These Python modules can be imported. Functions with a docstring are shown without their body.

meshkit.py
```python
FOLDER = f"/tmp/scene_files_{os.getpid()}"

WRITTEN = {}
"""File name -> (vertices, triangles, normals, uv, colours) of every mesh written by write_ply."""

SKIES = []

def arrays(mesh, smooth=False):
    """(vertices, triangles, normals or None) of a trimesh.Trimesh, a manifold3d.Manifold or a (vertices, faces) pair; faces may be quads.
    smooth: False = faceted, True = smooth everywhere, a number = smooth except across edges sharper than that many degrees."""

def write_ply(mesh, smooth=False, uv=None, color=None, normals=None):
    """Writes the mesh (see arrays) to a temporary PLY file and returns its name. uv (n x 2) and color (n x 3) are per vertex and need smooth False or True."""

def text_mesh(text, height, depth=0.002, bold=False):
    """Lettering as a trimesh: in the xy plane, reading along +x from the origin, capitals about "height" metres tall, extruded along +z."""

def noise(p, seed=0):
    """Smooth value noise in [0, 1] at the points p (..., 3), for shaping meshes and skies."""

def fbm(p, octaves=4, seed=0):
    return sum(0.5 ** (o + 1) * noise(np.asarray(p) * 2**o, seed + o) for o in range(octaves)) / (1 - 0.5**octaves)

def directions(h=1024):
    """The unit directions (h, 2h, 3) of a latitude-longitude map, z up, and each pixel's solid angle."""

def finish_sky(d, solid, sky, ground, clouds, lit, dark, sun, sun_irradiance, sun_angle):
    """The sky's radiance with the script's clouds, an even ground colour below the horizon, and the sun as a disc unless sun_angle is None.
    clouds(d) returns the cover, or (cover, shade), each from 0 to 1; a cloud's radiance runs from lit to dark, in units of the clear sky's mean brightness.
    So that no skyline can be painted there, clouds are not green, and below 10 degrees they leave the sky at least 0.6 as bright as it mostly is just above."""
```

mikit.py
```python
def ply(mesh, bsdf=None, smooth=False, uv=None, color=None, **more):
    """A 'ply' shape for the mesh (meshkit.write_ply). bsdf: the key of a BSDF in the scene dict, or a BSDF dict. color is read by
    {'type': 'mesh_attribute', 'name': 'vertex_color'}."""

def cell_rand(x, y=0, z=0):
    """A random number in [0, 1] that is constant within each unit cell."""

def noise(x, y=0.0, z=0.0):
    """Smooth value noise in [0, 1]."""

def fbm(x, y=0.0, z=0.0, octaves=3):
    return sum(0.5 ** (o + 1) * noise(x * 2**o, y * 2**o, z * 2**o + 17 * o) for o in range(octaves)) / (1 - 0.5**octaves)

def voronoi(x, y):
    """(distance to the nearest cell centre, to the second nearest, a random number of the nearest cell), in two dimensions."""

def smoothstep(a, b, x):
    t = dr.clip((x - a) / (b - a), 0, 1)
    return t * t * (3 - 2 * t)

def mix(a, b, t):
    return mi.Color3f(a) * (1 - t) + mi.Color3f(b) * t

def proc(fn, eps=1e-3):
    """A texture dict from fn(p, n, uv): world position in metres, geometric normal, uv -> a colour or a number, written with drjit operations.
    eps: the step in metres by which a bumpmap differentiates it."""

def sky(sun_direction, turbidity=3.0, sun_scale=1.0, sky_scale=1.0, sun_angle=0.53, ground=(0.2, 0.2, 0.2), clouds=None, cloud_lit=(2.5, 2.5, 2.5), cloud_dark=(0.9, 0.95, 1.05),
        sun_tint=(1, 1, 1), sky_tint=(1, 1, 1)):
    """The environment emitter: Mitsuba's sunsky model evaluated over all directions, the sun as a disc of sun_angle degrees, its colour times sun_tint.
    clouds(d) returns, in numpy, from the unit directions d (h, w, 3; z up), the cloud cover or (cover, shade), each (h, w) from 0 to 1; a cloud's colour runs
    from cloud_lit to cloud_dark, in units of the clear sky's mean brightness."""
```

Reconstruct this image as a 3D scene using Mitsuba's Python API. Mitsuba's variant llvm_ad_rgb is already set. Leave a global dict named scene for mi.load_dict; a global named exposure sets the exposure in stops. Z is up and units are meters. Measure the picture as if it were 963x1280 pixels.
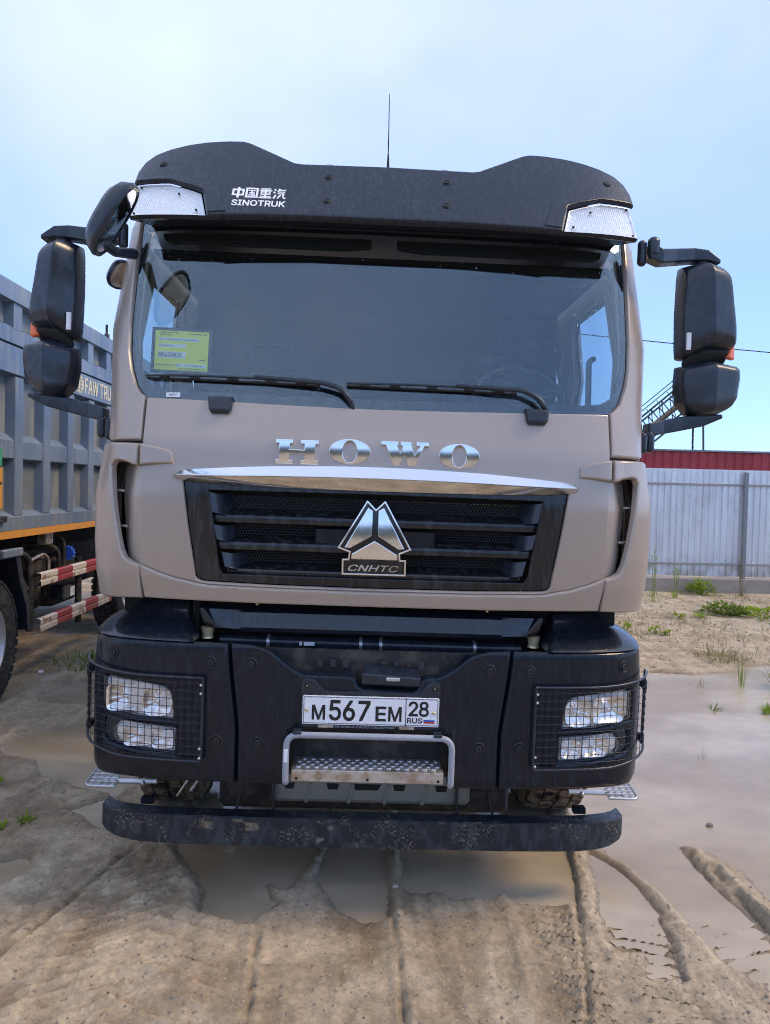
import math, random
import numpy as np, trimesh, shapely, manifold3d
import drjit as dr
import mitsuba as mi
import mikit, meshkit
from shapely.geometry import Polygon, LineString, Point, box as sbox
from shapely import affinity
from mikit import proc, noise, fbm, voronoi, smoothstep, mix, cell_rand

# ------------------------------------------------------------------ camera, sky, exposure
rng = np.random.default_rng(7)
random.seed(7)
scene, labels = {}, {}
exposure = 2.6

def rotm(axis, a):
    c, s = math.cos(a), math.sin(a)
    return np.array({'x': [[1, 0, 0], [0, c, -s], [0, s, c]], 'y': [[c, 0, s], [0, 1, 0], [-s, 0, c]], 'z': [[c, -s, 0], [s, c, 0], [0, 0, 1]]}[axis])

CAM = np.array([-0.034, -3.25, 1.9])
_R = rotm('z', -0.0279) @ rotm('x', -0.0302) @ rotm('y', -0.0237)
scene['camera'] = {'type': 'perspective', 'fov': 53.18, 'fov_axis': 'x', 'near_clip': 0.05, 'far_clip': 2000.0,
                   'to_world': mi.ScalarTransform4f().look_at(origin=CAM.tolist(), target=(CAM + _R[:, 1]).tolist(), up=_R[:, 2].tolist())}

def clouds(d):
    el = np.degrees(np.arcsin(np.clip(d[..., 2], -1, 1)))
    q = d / np.maximum(d[..., 2:3] + 0.35, 0.05)
    n = meshkit.fbm(q * np.array([1.6, 1.6, 1.0]) + 12.3, 5, 4)
    n2 = meshkit.fbm(q * 2.6 + 11.0, 5, 9)
    low = np.clip((el - 6) / 26, 0, 1)
    cover = 0.19 + 0.50 * low * low * (3 - 2 * low) + 0.36 * (n - 0.5) - 0.16 * np.clip(d[..., 0] * 2.2, -0.5, 1)
    cover = np.clip(cover * 0.92, 0.03, 0.86)
    shade = np.clip(0.10 + 1.3 * (n2 - 0.45) + 0.12 * np.clip((el - 30) / 20, 0, 1), 0, 1)
    return cover, shade

SUN = (0.66, -0.06, 0.76)
scene['sky'] = mikit.sky(SUN, turbidity=3.0, sun_scale=0.23, sun_tint=(1.12, 1.0, 0.82), sky_scale=1.0, sun_angle=18.0, ground=(0.25, 0.21, 0.16), clouds=clouds,
                         cloud_lit=(1.92, 2.08, 2.68), cloud_dark=(0.70, 1.20, 1.90), sky_tint=(0.84, 0.97, 1.28))

# ------------------------------------------------------------------ helpers: keys, labels, transforms
XF = [None]
ROLL = rotm('y', 0.0117)

def numbered(key):
    if key not in scene and key not in labels:
        return key
    i = 1
    while f'{key}_{i:03d}' in scene or f'{key}_{i:03d}' in labels:
        i += 1
    return f'{key}_{i:03d}'

def thing(name, label, cat, group=None):
    key = numbered(name)
    labels[key] = {'label': label, 'category': cat}
    if group:
        labels[key]['group'] = group
    return key

def arr(mesh):
    if hasattr(mesh, 'to_mesh'):
        m = mesh.to_mesh()
        return np.array(m.vert_properties[:, :3], float), np.array(m.tri_verts, int)
    if isinstance(mesh, (tuple, list)):
        v, f = np.asarray(mesh[0], float), np.asarray(mesh[1], int)
        if f.shape[1] == 4:
            f = np.vstack([f[:, [0, 1, 2]], f[:, [0, 2, 3]]])
        return v, f
    return np.array(mesh.vertices, float), np.array(mesh.faces, int)

def join(*ms):
    V, F, n = [], [], 0
    for m in ms:
        v, f = arr(m)
        V.append(v); F.append(f + n); n += len(v)
    return trimesh.Trimesh(np.vstack(V), np.vstack(F), process=False)

def put(key, mesh, mat, smooth=35, **more):
    v, f = arr(mesh)
    if XF[0] is not None:
        v = v @ XF[0].T
    t = trimesh.Trimesh(v, f, process=False)
    t.merge_vertices(digits_vertex=6)
    t.update_faces(t.nondegenerate_faces())
    scene[key] = mikit.ply(t, mat, smooth=smooth, **more)
    return key

def part(parent, name, mesh, mat, smooth=35, label=None, kind=None):
    key = put(numbered(f'{parent}__{name}'), mesh, mat, smooth)
    if label or kind:
        labels[key] = {}
        if label: labels[key]['label'] = label
        if kind: labels[key]['kind'] = kind
    return key

# ------------------------------------------------------------------ helpers: shapes
_ICO = np.array(trimesh.creation.icosphere(1).vertices)
_ICO2 = np.array(trimesh.creation.icosphere(2).vertices)

def hull(P):
    return manifold3d.Manifold.hull_points(np.asarray(P, float))

def shull(P, r, fine=False):
    """hull of spheres: a rounded convex body"""
    P = np.atleast_2d(np.asarray(P, float))
    r = np.broadcast_to(r, (len(P),))
    I = _ICO2 if fine else _ICO
    return hull((P[:, None] + I[None] * r[:, None, None]).reshape(-1, 3))

def cbox(x0, x1, y0, y1, z0, z1, c=0.004):
    x0, x1 = min(x0, x1), max(x0, x1); y0, y1 = min(y0, y1), max(y0, y1); z0, z1 = min(z0, z1), max(z0, z1)
    c = min(c, 0.49 * (x1 - x0), 0.49 * (y1 - y0), 0.49 * (z1 - z0))
    P = []
    for x, sx in ((x0, 1), (x1, -1)):
        for y, sy in ((y0, 1), (y1, -1)):
            for z, sz in ((z0, 1), (z1, -1)):
                P += [(x, y + sy * c, z + sz * c), (x + sx * c, y, z + sz * c), (x + sx * c, y + sy * c, z)]
    return hull(P)

def tube(P, r, n=8, closed=False, cap=True):
    P = np.asarray(P, float)
    T = np.roll(P, -1, 0) - np.roll(P, 1, 0) if closed else np.gradient(P, axis=0)
    T /= np.linalg.norm(T, axis=1, keepdims=True) + 1e-12
    a = np.cross(T[0], [0, 0, 1.0]) if abs(T[0, 2]) < 0.9 else np.cross(T[0], [1.0, 0, 0])
    V = []
    r = np.broadcast_to(r, (len(P),))
    ang = np.arange(n) * 2 * np.pi / n
    for p, t, q in zip(P, T, r):
        a = a - t * (a @ t); a /= np.linalg.norm(a) + 1e-12
        b = np.cross(t, a)
        V.append(p + q * (np.cos(ang)[:, None] * a + np.sin(ang)[:, None] * b))
    m = len(P)
    i, j = np.meshgrid(np.arange(m if closed else m - 1), np.arange(n), indexing='ij')
    i2, j2 = (i + 1) % m, (j + 1) % n
    q = np.stack([i * n + j, i2 * n + j, i2 * n + j2, i * n + j2], -1).reshape(-1, 4)
    F = np.vstack([q[:, [0, 1, 2]], q[:, [0, 2, 3]]])
    V = np.vstack(V)
    if cap and not closed:
        for k, base in ((0, 0), (1, (m - 1) * n)):
            c = len(V); V = np.vstack([V, P[-1 if k else 0]])
            jj = np.arange(n); e = np.stack([base + jj, base + (jj + 1) % n, np.full(n, c)], 1)
            F = np.vstack([F, e if k else e[:, ::-1]])
    return trimesh.Trimesh(V, F, process=False)

def arc_path(P, r, n=6):
    """polyline with its corners rounded"""
    P = np.asarray(P, float); out = [P[0]]
    for a, b, c in zip(P[:-2], P[1:-1], P[2:]):
        u, w = a - b, c - b
        k = min(r, 0.45 * np.linalg.norm(u), 0.45 * np.linalg.norm(w))
        p, q = b + u / np.linalg.norm(u) * k, b + w / np.linalg.norm(w) * k
        for t in np.linspace(0, 1, n):
            out.append((1 - t) ** 2 * p + 2 * t * (1 - t) * b + t * t * q)
    out.append(P[-1])
    return np.array(out)

def lathe(profile, n=32, axis='y', at=(0, 0, 0)):
    """profile: (radius, height along axis)"""
    pr = np.asarray(profile, float); ang = np.arange(n) * 2 * np.pi / n
    m = len(pr)
    ca, sa = np.cos(ang), np.sin(ang)
    A = pr[:, 0][:, None] * ca[None]; B = pr[:, 0][:, None] * sa[None]; H = np.broadcast_to(pr[:, 1][:, None], A.shape)
    V = np.stack({'y': (A, H, B), 'x': (H, A, B), 'z': (A, B, H)}[axis], -1).reshape(-1, 3) + np.asarray(at, float)
    i, j = np.meshgrid(np.arange(m - 1), np.arange(n), indexing='ij'); j2 = (j + 1) % n
    q = np.stack([i * n + j, (i + 1) * n + j, (i + 1) * n + j2, i * n + j2], -1).reshape(-1, 4)
    return trimesh.Trimesh(V, np.vstack([q[:, [0, 1, 2]], q[:, [0, 2, 3]]]), process=False)

def gridmesh(G):
    """G (m, n, 3) -> quads"""
    m, n = G.shape[:2]
    i, j = np.meshgrid(np.arange(m - 1), np.arange(n - 1), indexing='ij')
    q = np.stack([i * n + j, (i + 1) * n + j, (i + 1) * n + j + 1, i * n + j + 1], -1).reshape(-1, 4)
    return trimesh.Trimesh(G.reshape(-1, 3), np.vstack([q[:, [0, 1, 2]], q[:, [0, 2, 3]]]), process=False)

class Surf:
    """a body surface: a super-ellipse in plan whose width and front position change with height; a = arc length from the centre line"""
    def __init__(s, W0, D, n, zs, Ws, ys):
        s.W0, s.D, s.zs, s.Ws, s.ys = W0, D, np.array(zs, float), np.array(Ws, float), np.array(ys, float)
        t = np.linspace(0, np.pi / 2, 6001)
        x, y = W0 * np.sin(t) ** (2 / n), D * (1 - np.cos(t) ** (2 / n))
        l = np.concatenate([[0], np.cumsum(np.hypot(np.diff(x), np.diff(y)))])
        s.x, s.y, s.l, s.L = x, y, l, l[-1]
    def W(s, z): return np.interp(z, s.zs, s.Ws)
    def Y(s, z): return np.interp(z, s.zs, s.ys)
    def A(s, x, z):
        x = np.asarray(x, float); ax = np.abs(x) * s.W0 / s.W(z)
        return np.sign(x) * np.where(ax < s.W0, np.interp(ax, s.x, s.l), s.L + (ax - s.W0))
    def raw(s, a, z):
        t = np.abs(a)
        x = np.interp(t, s.l, s.x) * s.W(z) / s.W0
        y = s.Y(z) + np.interp(t, s.l, s.y) + np.maximum(t - s.L, 0)
        return np.stack([np.sign(a) * x, y, z], -1)
    def pos(s, a, z, h=0.0):
        a, z = np.asarray(a, float), np.asarray(z, float)
        e = 0.004
        du = s.raw(a + e, z) - s.raw(a - e, z); dv = s.raw(a, z + e) - s.raw(a, z - e)
        n = np.cross(du, dv); n /= np.linalg.norm(n, axis=-1, keepdims=True) + 1e-12
        return s.raw(a, z) + n * np.asarray(h)[..., None]
    def at(s, x, z, h=0.0):
        x, z = np.asarray(x, float), np.asarray(z, float)
        return s.pos(s.A(x, z), z, h)

class Flat:
    """a flat plate at depth y that may lean back"""
    def __init__(s, y, lean=0.0, z0=0.0): s.y0, s.k, s.z0 = y, math.tan(lean), z0
    def A(s, x, z): return np.asarray(x, float)
    def pos(s, a, z, h=0.0):
        a, z = np.asarray(a, float), np.asarray(z, float)
        c = 1 / math.hypot(1, s.k)
        return np.stack([a, s.y0 + (z - s.z0) * s.k - np.asarray(h) * c + 0 * a, z + np.asarray(h) * s.k * c + 0 * a], -1)
    def at(s, x, z, h=0.0): return s.pos(x, z, h)

class Plane:
    """any plane: origin, u axis, v axis; the normal is u x v"""
    def __init__(s, o, u, v): s.o, s.u, s.v = (np.array(k, float) for k in (o, u, v)); s.n = np.cross(s.u, s.v)
    def A(s, x, z): return np.asarray(x, float)
    def pos(s, a, z, h=0.0):
        a, z, h = (np.asarray(k, float)[..., None] for k in (a, z, np.broadcast_to(h, np.shape(a))))
        return s.o + a * s.u + z * s.v + h * s.n
    at = pos

def clip_grid(poly, cell):
    x0, z0, x1, z1 = poly.bounds
    ca, cz = (cell, cell) if np.isscalar(cell) else cell
    gx = np.arange(math.floor(x0 / ca), math.ceil(x1 / ca)) * ca
    gz = np.arange(math.floor(z0 / cz), math.ceil(z1 / cz)) * cz
    X, Zz = np.meshgrid(gx, gz); X, Zz = X.ravel(), Zz.ravel()
    cells = shapely.box(X, Zz, X + ca, Zz + cz)
    shapely.prepare(poly)
    inside = shapely.contains_properly(poly, cells); touch = shapely.intersects(poly, cells) & ~inside
    V, F, n = [], [], 0
    for x, z in zip(X[inside], Zz[inside]):
        V.append([[x, z], [x + ca, z], [x + ca, z + cz], [x, z + cz]]); F += [[n, n + 1, n + 2], [n, n + 2, n + 3]]; n += 4
    for g in shapely.intersection(poly, cells[touch]):
        for p in getattr(g, 'geoms', [g]):
            if p.geom_type != 'Polygon' or p.area < 1e-9: continue
            v, f = trimesh.creation.triangulate_polygon(shapely.geometry.polygon.orient(p), engine='earcut')
            V.append(v); F += (np.asarray(f) + n).tolist(); n += len(v)
    V, F = np.vstack(V), np.array(F, int)
    u, inv = np.unique(np.round(V, 6), axis=0, return_inverse=True)
    F = inv.ravel()[F]
    cr = (u[F[:, 1]] - u[F[:, 0]]); cs = (u[F[:, 2]] - u[F[:, 0]])
    ar = cr[:, 0] * cs[:, 1] - cr[:, 1] * cs[:, 0]
    F[ar < 0] = F[ar < 0][:, ::-1]
    return u, F[np.abs(ar) > 1e-10]

def inset(ring, d):
    """ring (n, 2), counter-clockwise for an outer loop: every vertex moved inwards (to its left) by d"""
    e = np.roll(ring, -1, 0) - ring; e /= np.linalg.norm(e, axis=1, keepdims=True) + 1e-12
    nr = np.stack([-e[:, 1], e[:, 0]], 1); pv = np.roll(nr, 1, 0)
    m = nr + pv; l = np.maximum((m * nr).sum(1), 0.45)
    return ring + m / l[:, None] * d

def panel(S, poly, off=0.0, th=0.012, r=0.004, cell=0.04, back=None):
    """a sheet with rounded edges laid on the surface S; poly in (x, z) of the front view"""
    if not hasattr(poly, 'exterior'): poly = Polygon(poly)
    poly = shapely.geometry.polygon.orient(shapely.segmentize(poly, 0.03))
    loops = [np.array(poly.exterior.coords)[:-1]] + [np.array(i.coords)[:-1] for i in poly.interiors]
    loops = [np.stack([S.A(l[:, 0], l[:, 1]), l[:, 1]], 1) for l in loops]
    o = off if callable(off) else (lambda a, z: off)
    tops = [inset(l, r) for l in loops]
    tp = Polygon(tops[0], tops[1:])
    if not tp.is_valid: tp = tp.buffer(0)
    if tp.geom_type != 'Polygon': tp = max(tp.geoms, key=lambda g: g.area)
    v, f = clip_grid(tp, cell)
    ms = [(S.pos(v[:, 0], v[:, 1], o(v[:, 0], v[:, 1]) + th), f)]
    for l in loops:
        rows = []
        for d, h in ((r, 0.0), (0.4 * r, 0.22 * r), (0.0, r), (0.0, th + (back or 0.0))):
            q = inset(l, d) if d else l
            rows.append(S.pos(q[:, 0], q[:, 1], o(q[:, 0], q[:, 1]) + th - h))
        G = np.stack([np.vstack([k, k[:1]]) for k in rows])
        ms.append(gridmesh(G))
    return join(*ms)

def wrap(mesh, S, x0, z0, h=0.0):
    """lettering or another thin shape in the xy plane laid on S"""
    v, f = arr(mesh)
    return trimesh.Trimesh(S.at(v[:, 0] + x0, v[:, 1] + z0, v[:, 2] + h), f, process=False)

def extr(poly, depth):
    if not hasattr(poly, 'exterior') and not hasattr(poly, 'geoms'): poly = Polygon(poly)
    return join(*[trimesh.creation.extrude_polygon(g, depth, engine='earcut') for g in getattr(poly, 'geoms', [poly])])

def text(t, h, w=None, depth=0.002, bold=False, shear=0.0):
    m = meshkit.text_mesh(t, h, depth, bold)
    v = np.array(m.vertices); v[:, 0] -= v[:, 0].min()
    v[:, 0] += shear * v[:, 1]
    if w: v[:, 0] *= w / v[:, 0].max()
    return trimesh.Trimesh(v, m.faces, process=False)

def ell(cx, cz, rx, rz, n=28, p=2.0):
    t = np.arange(n) * 2 * np.pi / n
    c, s = np.cos(t), np.sin(t)
    return np.stack([cx + rx * np.sign(c) * np.abs(c) ** (2 / p), cz + rz * np.sign(s) * np.abs(s) ** (2 / p)], 1)

def mir(P): return [(-x, z) for x, z in P]
def sym(P): return list(P) + [(-x, z) for x, z in reversed(P) if abs(x) > 1e-6]
def rnd(poly, r):
    p = Polygon(poly) if not hasattr(poly, 'exterior') else poly
    return p.buffer(-r).buffer(2 * r).buffer(-r)
def flipx(m):
    v, f = arr(m); v = v.copy(); v[:, 0] *= -1
    return trimesh.Trimesh(v, f[:, ::-1], process=False)

# ------------------------------------------------------------------ materials
def two(b): return {'type': 'twosided', 'bsdf': b}
def rgb(c): return c if isinstance(c, dict) else {'type': 'rgb', 'value': list(c)}
def mat(name, base, rough=0.5, metal=0.0, **k):
    scene[name] = two({'type': 'principled', 'base_color': rgb(base), 'roughness': rough if not isinstance(rough, dict) else rough, 'metallic': metal, **k})
def bumped(name, base, rough, fn, scale, eps=1e-3, metal=0.0, **k):
    scene[name] = two({'type': 'bumpmap', 'arbitrary': proc(fn, eps), 'scale': scale,
                       'bsdf': {'type': 'principled', 'base_color': rgb(base), 'roughness': rough, 'metallic': metal, **k}})

C3 = mi.Color3f
def paint_fn(p, n, uv):
    d = fbm(p.x * 3, p.y * 3, p.z * 2, 3)
    low = smoothstep(2.0, 1.35, p.z)
    sp = smoothstep(0.62, 0.8, noise(p.x * 55, p.y * 55, p.z * 40)) * 0.35 * low
    c = mix((0.365, 0.303, 0.253), (0.410, 0.346, 0.292), d)
    return mix(c, (0.36, 0.30, 0.23), 0.35 * low * d + sp * 0.5)
mat('paint', proc(paint_fn), 0.30, 0.35, specular=0.5, clearcoat=0.8, clearcoat_gloss=0.94)

def streaks(base, dust, amt, sx=70, sz=7):
    def fn(p, n, uv):
        s = noise(p.x * sx, p.y * sx, p.z * sz) * 0.6 + noise(p.x * sx * 2.3, p.y * sx * 2, p.z * sz * 3) * 0.4
        s = smoothstep(0.42, 0.75, s) * (0.35 + 0.9 * fbm(p.x * 4, p.y * 4, p.z * 3, 2))
        return mix(base, dust, dr.clip(s * amt, 0, 1))
    return proc(fn)
def visor_fn(p, n, uv):
    s = noise(p.x * 150, p.y * 40, p.z * 26) * .5 + noise(p.x * 330, p.y * 90, p.z * 60) * .5
    big = fbm(p.x * 3.2, p.y * 3, p.z * 4, 3)
    return mix((0.014, 0.018, 0.026), (0.058, 0.072, 0.10), smoothstep(.38, .78, s) * (.10 + .40 * big))
mat('visor_black', proc(visor_fn), 0.30, specular=0.36)
mat('bumper_black', streaks((0.006, 0.010, 0.017), (0.030, 0.040, 0.056), 0.28, 90, 9), 0.18, specular=0.36)
mat('fender_black', streaks((0.008, 0.012, 0.019), (0.030, 0.039, 0.052), 0.35, 60, 12), 0.17, specular=0.6, clearcoat=0.4)
mat('plastic_black', streaks((0.014, 0.020, 0.030), (0.045, 0.058, 0.075), 0.40, 40, 14), 0.27, specular=0.55)
mat('gloss_black', streaks((0.008, 0.009, 0.011), (0.05, 0.055, 0.06), 0.5, 50, 6), 0.18, specular=0.55)
mat('rubber_black', (0.012, 0.013, 0.014), 0.6)
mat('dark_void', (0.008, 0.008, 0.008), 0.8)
mat('chassis_black', streaks((0.018, 0.018, 0.018), (0.11, 0.09, 0.065), 0.7, 20, 12), 0.65)
scene['chrome'] = two({'type': 'roughconductor', 'material': 'Ag', 'distribution': 'ggx', 'alpha': 0.012, 'specular_reflectance': {'type': 'rgb', 'value': [0.86, 0.87, 0.90]}})
mat('reflector', (0.92, 0.90, 0.87), 0.17, 0.92)
mat('white_paint', (0.78, 0.79, 0.8), 0.35, specular=0.5)
mat('sticker_white', (0.75, 0.76, 0.77), 0.6)
mat('letter_white', (0.80, 0.82, 0.85), 0.5)
mat('ink_black', (0.012, 0.012, 0.014), 0.45)
mat('flag_blue', (0.03, 0.10, 0.45), 0.4)
mat('flag_red', (0.55, 0.03, 0.03), 0.4)
mat('grey_bar', (0.30, 0.32, 0.36), 0.38, specular=0.5, clearcoat=0.2)
def alu_fn(p, n, uv):
    d = fbm(p.x * 25, p.y * 25, p.z * 25, 3)
    return mix((0.62, 0.60, 0.56), (0.42, 0.34, 0.25), smoothstep(0.35, 0.7, d))
mat('dirty_aluminium', proc(alu_fn), 0.38, 0.75)
mat('galvanised', (0.55, 0.56, 0.57), 0.4, 0.8)
mat('brass', (0.62, 0.52, 0.30), 0.4, 0.6)
def bar_fn(p, n, uv):
    w = 0.006 * noise(p.x * 60, p.y * 60, p.z * 60)
    big = smoothstep(0.60, 0.76, fbm(p.x * 16 + w * 90, p.y * 16, p.z * 17, 4)) * smoothstep(0.50, 0.62, fbm(p.x * 5, p.z * 7, 3.0, 2))
    fleck = smoothstep(0.58, 0.86, noise(p.x * 210, p.y * 120, p.z * 100)) * smoothstep(0.42, 0.66, fbm(p.x * 11 + 4, p.z * 13, p.y * 5, 3))
    c = mix((0.010, 0.016, 0.025), (0.030, 0.042, 0.052), smoothstep(0.4, 0.7, fbm(p.x * 34, p.y * 34, p.z * 12, 3)))
    return mix(c, (0.27, 0.225, 0.15), dr.clip(big * 0.75 + fleck * 0.6, 0, 0.85))
mat('muddy_bar', proc(bar_fn), 0.42, specular=0.5)
def tyre_fn(p, n, uv):
    d = fbm(p.x * 22, p.y * 22, p.z * 22, 4)
    return mix((0.022, 0.021, 0.020), (0.17, 0.13, 0.085), smoothstep(0.36, 0.62, d))
mat('muddy_tyre', proc(tyre_fn), 0.85)
mat('tyre_rubber', streaks((0.022, 0.023, 0.025), (0.09, 0.085, 0.075), 0.6, 12, 12), 0.75)
scene['glass_wind'] = {'type': 'thindielectric', 'int_ior': 1.75, 'ext_ior': 1.0, 'specular_transmittance': {'type': 'rgb', 'value': [0.74, 0.78, 0.79]}, 'specular_reflectance': {'type': 'rgb', 'value': [0.70, 0.90, 1.0]}}
scene['glass_side'] = {'type': 'thindielectric', 'int_ior': 1.5, 'ext_ior': 1.0, 'specular_transmittance': {'type': 'rgb', 'value': [0.62, 0.84, 0.93]}}
scene['lens_clear'] = {'type': 'thindielectric', 'int_ior': 1.55, 'ext_ior': 1.0}
scene['mirror_glass'] = two({'type': 'roughconductor', 'material': 'Al', 'alpha': 0.02})
mat('trim_beige', (0.40, 0.37, 0.27), 0.7)
mat('trim_grey', (0.16, 0.18, 0.19), 0.6)
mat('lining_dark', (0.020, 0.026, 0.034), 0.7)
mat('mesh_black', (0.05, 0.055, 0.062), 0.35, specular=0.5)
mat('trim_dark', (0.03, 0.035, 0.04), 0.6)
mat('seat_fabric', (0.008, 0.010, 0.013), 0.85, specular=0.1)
mat('permit_green', (0.82, 0.95, 0.05), 0.5)
mat('permit_pale', (0.80, 0.92, 0.78), 0.5)
mat('orange_lens', (0.75, 0.14, 0.03), 0.25, specular=0.6)
mat('lens_pattern_back', (0.72, 0.73, 0.74), 0.3, 0.35)
scene['water_drop'] = {'type': 'dielectric', 'int_ior': 1.33}
mat('cooler_grey', streaks((0.24, 0.25, 0.22), (0.30, 0.27, 0.2), 0.6, 8, 8), 0.55, 0.35)
# ================================================================== the brown tipper truck
TR = thing('tipper_truck', 'brown cabbed tipper truck with black sun visor and black bumper facing the camera', 'truck')
XF[0] = ROLL
CAB = Surf(1.25, 0.42, 5.0, [1.36, 1.5, 1.62, 1.84, 2.06, 2.25, 2.6, 3.1, 3.35], [1.205, 1.222, 1.230, 1.230, 1.196, 1.208, 1.243, 1.214, 1.14], [.085, .065, .06, .055, .066, .12, .226, .375, .48])
VIS = Surf(1.27, 0.45, 5.0, [3.0, 3.1, 3.4, 3.6], [1.27, 1.27, 1.25, 1.20], [.14, .215, .44, .59])
BMP = Surf(1.27, 0.42, 4.2, [.5, .58, .65, 1.05, 1.2, 1.26], [1.182, 1.232, 1.247, 1.252, 1.244, 1.232], [.07, .025, 0, 0, .004, .03])
BAR = Surf(1.25, 0.42, 6.0, [.2, .5], [1.25, 1.25], [.215, .215])

def xs(S, y, z): return (S.W0 + (y - S.Y(z) - S.D)) * S.W(z) / S.W0 + (S.L - S.W0) * 0
def side(S, P): return [(float(xs(S, y, z)), z) for y, z in P]
def both(fn):
    fn(-1); fn(1)
def sx(P, s): return [(s * x, z) for x, z in P]

def sheet(S, poly, h=0.0, cell=0.05):
    if not hasattr(poly, 'exterior'): poly = Polygon(poly)
    poly = shapely.segmentize(poly, 0.03)
    P = np.array(poly.exterior.coords)[:-1]
    P = np.stack([S.A(P[:, 0], P[:, 1]), P[:, 1]], 1)
    v, f = clip_grid(Polygon(P), cell)
    return trimesh.Trimesh(S.pos(v[:, 0], v[:, 1], h), f, process=False)

# ---- lower front: panel, lip, corner panels
grille_out = sym([(0, 1.470), (.42, 1.472), (.70, 1.479), (.735, 1.482), (.752, 1.488), (.763, 1.50), (.80, 1.72), (.826, 1.905), (.60, 1.915), (0, 1.925)])
crease = [(1.006, 1.546), (.926, 1.514), (.848, 1.492), (.790, 1.482), (.745, 1.472), (.70, 1.467), (.42, 1.461), (0, 1.458)]
top = [(0, 2.236), (.35, 2.240), (.63, 2.246), (.9, 2.253), (1.008, 2.257)]
front = Polygon(crease + [(-x, z) for x, z in reversed(crease[:-1])] + [(-x, z) for x, z in reversed(top)] + top[1:])
if not front.is_valid: front = front.buffer(0)
front = front.difference(Polygon(grille_out))
if front.geom_type != 'Polygon': front = max(front.geoms, key=lambda g: g.area)
part(TR, 'front_panel', panel(CAB, front, .012, .014, .006, .03), 'paint')
lip = Polygon(crease + [(-x, z) for x, z in reversed(crease[:-1])] + [(-.981, 1.40), (-.5, 1.393), (0, 1.392), (.5, 1.393), (.981, 1.40)])
part(TR, 'lower_lip', panel(CAB, lip, .016, .020, .009, .03), 'paint')

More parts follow.
